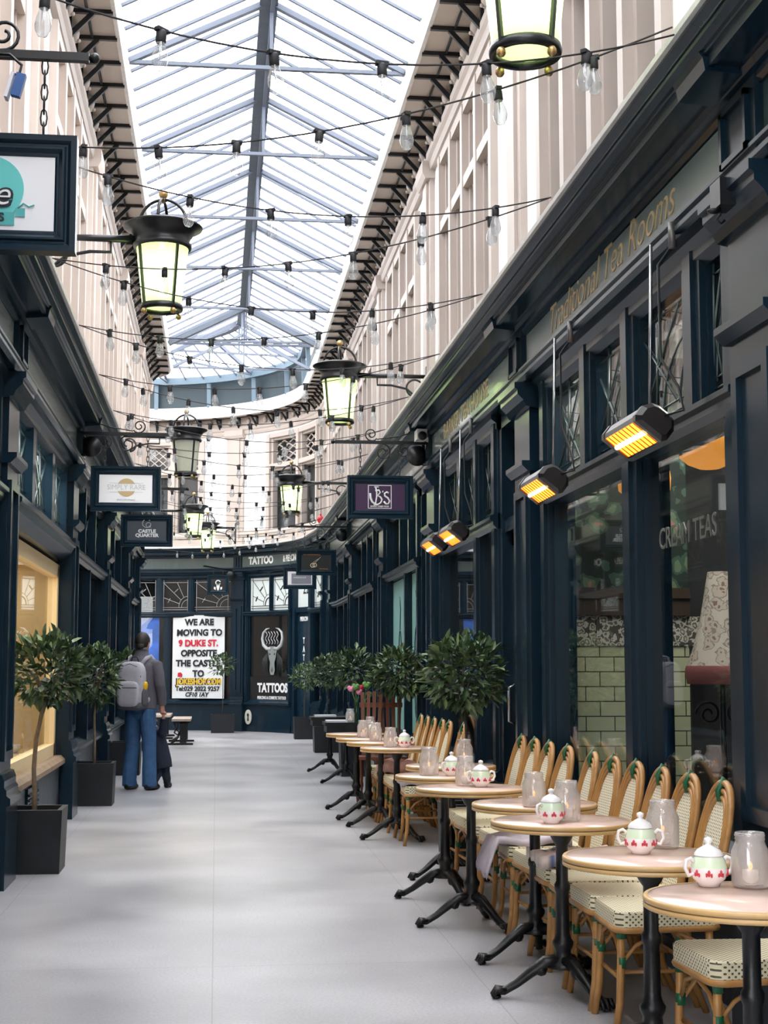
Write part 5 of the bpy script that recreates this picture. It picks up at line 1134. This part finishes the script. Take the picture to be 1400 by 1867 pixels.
CL += ['rattan bistro chair, %s backrest along the tea room window counting from the camera' % q for q in ('nearest', 'second', 'third', 'fourth', 'fifth', 'sixth', 'seventh', 'eighth', 'ninth', 'tenth')]
CL += ['rattan bistro chair, %s of the far group beyond the potted tree' % q for q in ('nearest', 'second', 'third', 'fourth', 'fifth', 'sixth')]
for i, (x, y) in enumerate(CS):
    o = C0 if i == 0 else copy_tree(C0); rz = random.uniform(-0.05, 0.05)
    place(o, (x, y, 0), rz, CL[i], 'rattan bistro chairs along the tea room front')
    o.scale = (1, 0.92, 1)

# blankets on the seats
def blanket(x, y, z, wx, wy, th, m, drop, label):
    b = MB(); nx, ny = 14, 14; vs = []
    for j in range(ny + 1):
        for i in range(nx + 1):
            u, v = i / nx - 0.5, j / ny - 0.5; X_ = x + u * wx; Y_ = y + v * wy; zz = z + th + 0.012 * math.sin(u * 11 + v * 4) + 0.008 * math.cos(v * 15)
            ed = max(0, -0.5 * wx * 0.6 - u * wx)
            if drop and ed > 0: zz -= ed * 2.2 * drop; X_ += ed * 0.4
            vs.append((X_, Y_, zz))
    k = len(vs); low = [(a, c, d - th) for a, c, d in vs]; W_ = nx + 1
    b.add(vs + low, [(j * W_ + i, j * W_ + i + 1, (j + 1) * W_ + i + 1, (j + 1) * W_ + i) for j in range(ny) for i in range(nx)] + [(k + j * W_ + i, k + (j + 1) * W_ + i, k + (j + 1) * W_ + i + 1, k + j * W_ + i + 1) for j in range(ny) for i in range(nx)]
          + [(i, k + i, k + i + 1, i + 1) for i in range(nx)] + [(ny * W_ + i, ny * W_ + i + 1, k + ny * W_ + i + 1, k + ny * W_ + i) for i in range(nx)] + [(j * W_, (j + 1) * W_, k + (j + 1) * W_, k + j * W_) for j in range(ny)] + [(j * W_ + nx, k + j * W_ + nx, k + (j + 1) * W_ + nx, (j + 1) * W_ + nx) for j in range(ny)], True)
    return tag(b.build('folded_blanket', m), label, 'blanket', 'blankets on the cafe chairs')
SZ = 0.466
blanket(1.72, 7.09, SZ, 0.40, 0.36, 0.05, MAT['checked_blanket'], 0, 'blue and cream checked blanket folded on the seat behind the third table')
blanket(1.63, 7.98, SZ, 0.50, 0.36, 0.03, LILACB, 0.75, 'lilac checked blanket slipping off a seat front beside the fifth table')
blanket(1.62, 11.95, SZ, 0.30, 0.32, 0.05, LILACB, 0, 'pale lilac blanket on the nearest chair of the far group')
blanket(1.60, 13.36, SZ, 0.34, 0.36, 0.10, PINKB, 0.4, 'bundled pink blanket on a far group chair')

# wooden slatted chairs behind the last round table
def make_slat_chair():
    C = empty('slatted_wooden_chair', (0, 0, 0), 'x', 'chair', 'red brown slatted chairs by the potted trees')
    for k in range(4):
        y = -0.075 + k * 0.05
        b = MB(); b.bar((0.10, y, 0.48), (0.20, y * 1.35, 1.15 - 0.01 * abs(k - 1.5)), 0.036, 0.016, (1, 0, 0)); b.build('back_slat', WOODR, C)
    b = MB(); b.bar((0.125, -0.10, 0.62), (0.125, 0.10, 0.62), 0.022, 0.05); b.bar((0.185, -0.13, 1.0), (0.185, 0.13, 1.0), 0.022, 0.05); b.build('back_rail', WOODR, C)
    b = MB(); b.box(-0.2, 0.16, -0.12, 0.12, 0.44, 0.47); b.build('seat', WOODR, C)
    for x in (-0.17, 0.13):
        for y in (-0.10, 0.10):
            b = MB(); b.lathe([(0.014, 0), (0.02, 0.06), (0.014, 0.1), (0.022, 0.16), (0.016, 0.2), (0.022, 0.28), (0.018, 0.44)], (x, y, 0), 10, True); b.build('leg', WOODR, C)
    return C
W0 = place(make_slat_chair(), (1.62, 15.75, 0), 1.35, 'red brown slatted wooden chair, aisle side of the pair under the bay tree')
place(copy_tree(W0), (1.87, 15.75, 0), 1.6, 'red brown slatted wooden chair, wall side of the pair under the bay tree')

# ------------------------------------------------------------------ standard bay trees in square planters
def foliage(n, rx, rz, ll, seed):
    rnd = random.Random(seed); b = MB()
    for _ in range(n):
        while True:
            v = Vector((rnd.uniform(-1, 1), rnd.uniform(-1, 1), rnd.uniform(-1, 1)))
            if 0.05 < v.length <= 1: break
        rad = rnd.uniform(0.45, 1.0) ** 0.6; u = v.normalized()
        p = Vector((u.x * rx * rad, u.y * rx * rad, u.z * rz * rad)) * (1 + 0.10 * math.sin(5 * u.x + 3 * u.y))
        d = (u + Vector((rnd.uniform(-1.0, 1.0), rnd.uniform(-1.0, 1.0), rnd.uniform(-.6, 1.0)))).normalized()
        L = ll * rnd.uniform(0.7, 1.2); W_ = L * rnd.uniform(0.18, 0.25)
        sd = d.cross(Vector((rnd.uniform(-.4, .4), rnd.uniform(-.4, .4), 1))).normalized(); up = sd.cross(d)
        q = [p, p + d * L * 0.45 + sd * W_ + up * 0.004, p + d * L * 0.45 - sd * W_ + up * 0.004, p + d * L * 0.48 - up * W_ * 0.35, p + d * L - up * L * rnd.uniform(0.0, 0.18), p + d * L * 0.78 + sd * W_ * 0.62, p + d * L * 0.78 - sd * W_ * 0.62]
        b.add(q, [(0, 3, 1), (0, 2, 3), (3, 4, 5, 1), (3, 2, 6, 4)], False)
    return b
def bay_tree(x, y, rz, label, pot=0.42, ph=0.43, trunk=((0, 0, 0.4), (0.0, 0, 0.7), (0.02, 0, 1.15)), fc=(0.02, 0, 1.38), fr=0.27, fz=0.235, n=560, ll=0.105, seed=1, bark=BARKD, tr=0.013):
    T = empty('potted_bay_tree', (0, 0, 0), label, 'potted tree', 'clipped bay trees in dark square planters')
    h = pot / 2; b = MB(); t = 0.035; k = 0.94
    o = [(-h * k, -h * k, 0), (h * k, -h * k, 0), (h * k, h * k, 0), (-h * k, h * k, 0), (-h, -h, ph), (h, -h, ph), (h, h, ph), (-h, h, ph), (-h + t, -h + t, ph), (h - t, -h + t, ph), (h - t, h - t, ph), (-h + t, h - t, ph), (-h + t, -h + t, ph - 0.09), (h - t, -h + t, ph - 0.09), (h - t, h - t, ph - 0.09), (-h + t, h - t, ph - 0.09)]
    b.add(o, [(3, 2, 1, 0)] + [(i + 4 * l, (i + 1) % 4 + 4 * l, (i + 1) % 4 + 4 * l + 4, i + 4 * l + 4) for l in range(3) for i in range(4)]); b.build('planter', PLANT, T)
    b = MB(); b.box(-h + t, h - t, -h + t, h - t, ph - 0.12, ph - 0.07); b.build('soil', SOIL, T)
    b = MB(); m = len(trunk); b.tube([(0, 0, ph - 0.1)] + list(trunk), [tr * 1.2] + [tr * (1 - 0.25 * i / m) for i in range(m)], 8)
    top = Vector(trunk[-1]); rnd = random.Random(seed + 5)
    for i in range(9):
        e = Vector(fc) + Vector((rnd.uniform(-.7, .7) * fr, rnd.uniform(-.7, .7) * fr, rnd.uniform(-.2, .7) * fz)); b.tube([top - Vector((0, 0, 0.05)), top.lerp(e, 0.5) + Vector((0, 0, 0.02)), e], [0.008, 0.006, 0.004], 5)
    b.build('trunk', bark, T)
    f = foliage(n, fr, fz, ll, seed); f.v = [(p[0] + fc[0], p[1] + fc[1], p[2] + fc[2]) for p in f.v]; f.build('foliage', MAT['bay_leaf'], T, fix=False)
    return place(T, (x, y, 0), rz)
bay_tree(-1.245, 10.67, 0, 'bay tree with bent pale trunk in the scuffed planter closest to the camera', trunk=((0.0, 0, 0.5), (-0.01, 0, 0.7), (0.0, 0, 0.9), (0.035, 0, 1.08), (0.06, 0, 1.2)), fc=(0.06, 0, 1.38), seed=3, bark=BARK, tr=0.017, n=620)
bay_tree(-1.235, 15.68, 0, 'bay tree in a dark planter just behind the man carrying the backpack', trunk=((0.0, 0, 0.6), (-0.01, 0, 0.9), (0.0, 0, 1.15)), fc=(-0.01, 0, 1.32), fr=0.24, fz=0.29, seed=4, bark=BARK)
bay_tree(-1.18, 20.0, 0, 'bay tree mostly hidden behind the man, only its planter and stem showing', fc=(0.0, 0, 1.36), fr=0.2, seed=5)
bay_tree(1.80, 10.72, 0, 'big bay tree before the glass door, its planter hidden by rattan chairs', pot=0.36, trunk=((0.0, 0, 0.6), (0.01, 0, 0.9), (0.0, 0, 1.15)), fc=(0.0, 0, 1.36), fr=0.285, fz=0.25, seed=6, n=680)
bay_tree(1.90, 15.5, 0, 'bay tree standing over the slatted wooden chairs', pot=0.36, trunk=((0.0, 0, 0.6), (0.0, 0, 1.15)), fc=(0.0, 0, 1.36), fr=0.25, fz=0.24, seed=7, n=560)
bay_tree(1.80, 19.45, 0, 'bay tree rising behind the pink and red roses', pot=0.38, fc=(0.0, 0, 1.38), fr=0.29, fz=0.25, seed=8, n=480)
bay_tree(1.85, 24.9, 0, 'bay tree in a dark planter beyond the far square table', pot=0.46, fc=(-0.02, 0, 1.32), fr=0.30, fz=0.25, seed=9, n=420)
bay_tree(1.74, 29.5, 0, 'small bay tree near the tattoo shop door', pot=0.42, fc=(0.0, 0, 1.22), fr=0.24, fz=0.22, seed=10, n=340)
bay_tree(0.15, 32.5, 0, 'sparse thin stemmed bay tree before the moving notice banner', pot=0.52, ph=0.40, tr=0.009, trunk=((0.0, 0, 0.5), (0.0, 0, 1.3)), fc=(-0.02, 0, 1.45), fr=0.25, fz=0.2, seed=11, n=190, ll=0.12)

# ------------------------------------------------------------------ cast iron ended benches
def bench(x, y, label):
    B = empty('iron_bench', (x, y, 0), label, 'bench', 'timber benches with iron ends')
    b = MB(); b.box(x - 0.17, x + 0.17, y, y + 1.5, 0.43, 0.47); b.build('seat', BENCHW, B)
    for yy in (y + 0.12, y + 1.38):
        b = MB(); b.box(x - 0.02, x + 0.10, yy - 0.03, yy + 0.03, 0.04, 0.43); b.box(x - 0.15, x + 0.16, yy - 0.03, yy + 0.03, 0.39, 0.43)
        b.tube([(x - 0.13, yy, 0.40), (x - 0.09, yy, 0.30), (x - 0.12, yy, 0.22), (x - 0.06, yy, 0.18), (x - 0.03, yy, 0.24)], 0.018, 6); b.tube([(x - 0.04, yy, 0.16), (x - 0.10, yy, 0.08), (x - 0.18, yy, 0.03)], 0.02, 6)
        b.box(x - 0.26, x + 0.22, yy - 0.035, yy + 0.035, 0.0, 0.035); b.build('iron_end', IRON, B)
    return B
bench(-0.62, 27.3, 'small timber bench with scrolled iron ends, standing clear on the floor')
bench(-1.05, 29.6, 'second iron ended bench, behind the man')

# ------------------------------------------------------------------ the man with a backpack and the child
def hand(b, o, R, curl, s=1.0, side=1):
    """o: wrist; local -z runs along the fingers, +y is the palm side, x toward the thumb * side"""
    def L(x, y, z): return Vector(o) + R @ Vector((x * side * s, y * s, z * s))
    b.tube([L(0, 0, 0.02), L(0, 0, -0.01), L(0, 0.004, -0.045), L(0, 0.006, -0.085)], [(0.026 * s, 0.030 * s), (0.024 * s, 0.032 * s), (0.019 * s, 0.042 * s), (0.016 * s, 0.040 * s)], 10)
    for x, ln in ((0.030, 0.070), (0.010, 0.078), (-0.010, 0.073), (-0.029, 0.058)):
        p = [L(x, 0.004, -0.078)]; a = 0.25; q = Vector((x, 0.006, -0.085))
        for k, f in enumerate((0.45, 0.32, 0.25)):
            a += curl * (0.9, 1.0, 0.7)[k]; q = q + Vector((0, math.sin(a), -math.cos(a))) * ln * f; p.append(L(*q))
        b.tube(p, [0.0100 * s, 0.0095 * s, 0.0085 * s, 0.0070 * s], 7)
    b.tube([L(0.026, 0.006, -0.022), L(0.048, 0.022, -0.045), L(0.046, 0.042, -0.066), L(0.034, 0.052, -0.082)], [0.014 * s, 0.0125 * s, 0.011 * s, 0.0085 * s], 7)
M_ = empty('person', (0, 0, 0), 'man in grey fleece and blue jeans, seen from behind with a backpack', 'person')
WRI = Vector((0.245, 0.06, 0.965)); RH = Matrix.Rotation(0.10, 3, 'X')
b = MB()
b.tube([(0, 0, 0.95), (0, 0, 1.1), (0, -0.01, 1.3), (0, -0.01, 1.44), (0, 0.0, 1.52), (0, 0.005, 1.56), (0, 0.012, 1.64)], [(0.11, 0.15), (0.11, 0.15), (0.12, 0.17), (0.10, 0.17), (0.065, 0.075), (0.058, 0.058), (0.055, 0.055)], 16)
HC = Vector((0, 0.03, 1.685)); b.ell(HC, 0.074, 0.094, 0.112, 20); b.ell(HC + Vector((0, 0.025, -0.055)), 0.058, 0.068, 0.062, 14)
b.tube([HC + Vector((0, 0.088, 0.02)), HC + Vector((0, 0.105, -0.012)), HC + Vector((0, 0.112, -0.028)), HC + Vector((0, 0.09, -0.034))], [0.009, 0.012, 0.015, 0.010], 8)
for sx_ in (-1, 1):
    b.ell(HC + Vector((sx_ * 0.075, -0.005, -0.012)), 0.012, 0.020, 0.033, 10); b.ell(HC + Vector((sx_ * 0.03, 0.086, 0.012)), 0.016, 0.010, 0.008, 8)
b.tube([HC + Vector((-0.024, 0.088, -0.062)), HC + Vector((0, 0.096, -0.060)), HC + Vector((0.024, 0.088, -0.062))], 0.008, 6)
for sg, el, wr in ((1, (0.255, -0.03, 1.20), WRI), (-1, (-0.26, 0.0, 1.19), (-0.16, 0.22, 1.12))):
    b.tube([(sg * 0.12, 0, 1.45), (sg * 0.205, -0.005, 1.42), el, wr], [0.06, 0.055, 0.042, 0.029], 10)
for sg in (-1, 1): b.tube([(sg * 0.085, 0, 0.96), (sg * 0.095, 0.0, 0.86), (sg * 0.105, 0.015, 0.50), (sg * 0.126, -0.01, 0.09)], [0.09, 0.085, 0.058, 0.042], 10); b.tube([(sg * 0.126, -0.04, 0.055), (sg * 0.136, 0.12, 0.045)], [0.035, 0.03], 8)
hand(b, WRI, RH, 0.62, 1.0, -1); hand(b, (-0.16, 0.225, 1.12), Matrix.Rotation(1.2, 3, 'X'), 0.4, 1.0, 1)
body = remesh(b.build('body', SKIN, M_), 0.0062, 3)
b = MB(); b.ell(HC + Vector((0, -0.012, 0.020)), 0.084, 0.102, 0.108, 20); b.tube([HC + Vector((0, -0.065, -0.01)), HC + Vector((0, -0.062, -0.075))], [0.058, 0.045], 12)
hr = b.build('hair', HAIR, M_); hr.data.update()
b = MB()
b.tube([(0, 0, 0.925), (0, 0, 1.0), (0, -0.005, 1.15), (0, -0.012, 1.32), (0, -0.012, 1.42), (0, -0.005, 1.485), (0, 0.0, 1.525), (0, 0.004, 1.57), (0, 0.008, 1.60)], [(0.138, 0.188), (0.14, 0.19), (0.14, 0.19), (0.145, 0.205), (0.128, 0.205), (0.10, 0.165), (0.082, 0.105), (0.074, 0.08), (0.072, 0.076)], 20)
for sg, el, wr in ((1, (0.258, -0.03, 1.20), WRI + Vector((0, -0.002, 0.005))), (-1, (-0.262, 0.0, 1.19), (-0.165, 0.205, 1.125))):
    e = Vector(el); w_ = Vector(wr); b.tube([(sg * 0.12, 0, 1.43), (sg * 0.20, -0.008, 1.42), (sg * 0.232, -0.02, 1.32), e, e.lerp(w_, 0.5) + Vector((sg * 0.004, 0.01, 0)), w_], [0.078, 0.074, 0.068, 0.060, 0.056, 0.047], 12)
jk = remesh(b.build('fleece_jacket', JACKET, M_), 0.009, 5)
b = MB(); b.tube([(0, 0.004, 1.585), (0, 0.012, 1.615)], [(0.078, 0.082), (0.07, 0.074)], 18); b.build('collar', JACKET, M_)
b = MB(); b.tube([(0, 0, 1.0), (0, 0, 0.94), (0, 0, 0.86), (0, 0.0, 0.80)], [(0.12, 0.165), (0.125, 0.172), (0.115, 0.16), (0.08, 0.12)], 18)
for sg in (-1, 1): b.tube([(sg * 0.085, 0, 0.92), (sg * 0.092, 0.0, 0.78), (sg * 0.106, 0.02, 0.52), (sg * 0.118, 0.006, 0.36), (sg * 0.124, -0.004, 0.22), (sg * 0.128, -0.008, 0.11), (sg * 0.128, 0.0, 0.075), (sg * 0.128, 0.0, 0.04)], [(0.112, 0.096), (0.108, 0.095), (0.088, 0.082), (0.084, 0.08), (0.09, 0.084), (0.084, 0.082), (0.092, 0.086), (0.09, 0.084)], 14)
remesh(b.build('jeans', JEANS, M_), 0.009, 4)
for sg in (-1, 1):
    b = MB(); c = Vector((sg * 0.128, 0, 0)); b.tube([c + Vector((0, -0.085, 0.036)), c + Vector((0, -0.05, 0.045)), c + Vector((sg * 0.006, 0.06, 0.042)), c + Vector((sg * 0.012, 0.15, 0.034)), c + Vector((sg * 0.012, 0.195, 0.026))], [(0.030, 0.032), (0.046, 0.044), (0.044, 0.044), (0.046, 0.034), (0.026, 0.022)], 12); remesh(b.build('shoe', SHOE, M_), 0.007, 3)
MX, MY, MR = -0.86, 17.48, math.radians(-25)
place(M_, (MX, MY, 0), MR)
BP = empty('backpack', (0, 0, 0), 'light grey backpack with yellow item in its side pocket, worn by the man', 'backpack')
def rounded(b, c, wx, wy, wz, e=0.5, n=20):
    h = n // 2; vs = []
    f = lambda t: math.copysign(abs(t) ** e, t)
    for i in range(h + 1):
        th = PI * i / h
        for k in range(n): vs.append(Vector(c) + Vector((wx * f(math.sin(th)) * f(math.cos(2 * PI * k / n)), wy * f(math.sin(th)) * f(math.sin(2 * PI * k / n)), -wz * f(math.cos(th)))))
    b.add(vs, [(i * n + k, i * n + (k + 1) % n, (i + 1) * n + (k + 1) % n, (i + 1) * n + k) for i in range(h) for k in range(n)], True)
b = MB(); rounded(b, (0, -0.225, 1.20), 0.165, 0.085, 0.27, 0.55); b.build('main_compartment', PACK, BP)
b = MB(); rounded(b, (0, -0.31, 1.10), 0.135, 0.045, 0.145, 0.5); b.build('front_pocket', PACK, BP)
b = MB(); rounded(b, (0, -0.225, 0.965), 0.163, 0.086, 0.05, 0.55); b.build('base_panel', PACKD, BP)
for sg in (-1, 1):
    b = MB(); rounded(b, (sg * 0.165, -0.22, 1.06), 0.022, 0.06, 0.10, 0.6); b.build('side_pocket', PACKD, BP)
    b = MB(); pts = [(sg * 0.085, -0.155, 1.44), (sg * 0.115, -0.10, 1.505), (sg * 0.13, -0.01, 1.525), (sg * 0.135, 0.09, 1.46), (sg * 0.14, 0.155, 1.32), (sg * 0.15, 0.10, 1.12), (sg * 0.15, -0.12, 1.02)]
    b.tube(pts, [(0.008, 0.026)] * 7, 8); b.build('shoulder_strap', PACK, BP)
b = MB(); b.tube([(-0.15, -0.262, 1.12), (-0.14, -0.285, 1.30), (-0.09, -0.29, 1.41), (0, -0.285, 1.44), (0.09, -0.29, 1.41), (0.14, -0.285, 1.30), (0.15, -0.262, 1.12)], 0.006, 6); b.tube([(-0.125, -0.352, 1.17), (0.125, -0.352, 1.17)], 0.005, 6); b.build('zip', SHOE, BP)
b = MB(); b.tube([(-0.05, -0.16, 1.46), (-0.03, -0.17, 1.52), (0.03, -0.17, 1.52), (0.05, -0.16, 1.46)], 0.008, 6); b.build('grab_handle', SHOE, BP)
b = MB(); rounded(b, (0.168, -0.22, 1.19), 0.024, 0.035, 0.05, 0.7); b.build('pocket_item', YEL, BP)
place(BP, (MX, MY, 0), MR)

HW = Matrix.Rotation(MR, 3, 'Z') @ (WRI + Vector((0.0, 0.03, -0.085))) + Vector((MX, MY, 0))     # where the two hands meet
K0 = Vector((-0.655, 17.70, 0)); K = empty('person', tuple(K0), 'small child in navy coat and dark boots holding the man by the hand', 'person')
b = MB(); SH = Vector((-0.70, 17.70, 0.66)); HD = Vector((-0.765, 17.80, 0.79))
b.tube([(-0.62, 17.70, 0.30), (-0.65, 17.70, 0.48), SH, SH.lerp(HD, 0.5), HD], [0.085, 0.085, 0.06, 0.036, 0.04], 12); b.ell(HD, 0.068, 0.078, 0.085, 16); b.ell(HD + Vector((-0.01, 0.075, -0.012)), 0.012, 0.014, 0.014, 8)
for sx_ in (-1, 1): b.ell(HD + Vector((sx_ * 0.068, 0, -0.01)), 0.010, 0.016, 0.022, 8)
HWr = HW + Vector((0.0, 0.012, -0.035))
b.tube([SH + Vector((0.05, 0, -0.02)), SH + Vector((0.09, -0.10, 0.0)), HWr], [0.035, 0.03, 0.018], 8); hand(b, HWr, Matrix.Rotation(PI * 0.92, 3, 'X'), 0.6, 0.55, 1)
b.tube([SH + Vector((-0.06, 0.02, -0.02)), SH + Vector((-0.11, 0.03, -0.14)), SH + Vector((-0.12, 0.08, -0.26))], [0.035, 0.03, 0.018], 8); hand(b, SH + Vector((-0.12, 0.08, -0.26)), Matrix.Rotation(0.2, 3, 'X'), 0.5, 0.55, 1)
FT = ((-0.70, 17.66, 0.05), (-0.555, 17.76, 0.05))
for (fx, fy, fz) in FT: b.tube([(-0.62 + (fx + 0.62) * 0.5, 17.70, 0.34), ((fx - 0.62) / 2 + 0.01, 17.71, 0.19), (fx, fy, fz)], [0.055, 0.042, 0.03], 8)
remesh(b.build('body', SKIN, K), 0.0055, 3)
b = MB(); b.tube([(-0.605, 17.70, 0.235), (-0.615, 17.70, 0.32), (-0.645, 17.70, 0.46), SH + Vector((0.005, 0, -0.03)), SH + Vector((-0.02, 0.02, 0.035))], [(0.112, 0.112), (0.108, 0.11), (0.10, 0.105), (0.085, 0.10), (0.05, 0.055)], 16)
b.tube([SH + Vector((0.04, 0, -0.03)), SH + Vector((0.09, -0.10, -0.005)), SH.lerp(HWr, 0.85) + Vector((0.015, -0.01, 0))], [0.056, 0.052, 0.036], 10); b.tube([SH + Vector((-0.05, 0.02, -0.03)), SH + Vector((-0.11, 0.03, -0.14)), SH + Vector((-0.12, 0.075, -0.245))], [0.054, 0.05, 0.036], 10)
remesh(b.build('coat', NAVYCLOTH, K), 0.008, 4)
b = MB(); b.ell(HD + Vector((0, -0.008, 0.014)), 0.074, 0.08, 0.082, 16); b.build('hair', HAIR, K)
b = MB()
for (fx, fy, fz) in FT: b.tube([(-0.62 + (fx + 0.62) * 0.5, 17.70, 0.33), ((fx - 0.62) / 2 + 0.01, 17.71, 0.19), (fx, fy, 0.09)], [0.068, 0.056, 0.048], 10)
remesh(b.build('trousers', NAVYCLOTH, K), 0.007, 3)
for (fx, fy, fz) in FT:
    b = MB(); b.tube([(fx, fy, 0.12), (fx, fy, 0.05)], [0.046, 0.046], 10); b.tube([(fx - 0.01, fy - 0.04, 0.03), (fx + 0.01, fy + 0.02, 0.034), (fx + 0.035, fy + 0.09, 0.026)], [(0.030, 0.036), (0.036, 0.036), (0.024, 0.03)], 10); remesh(b.build('boot', SHOE, K), 0.006, 2)
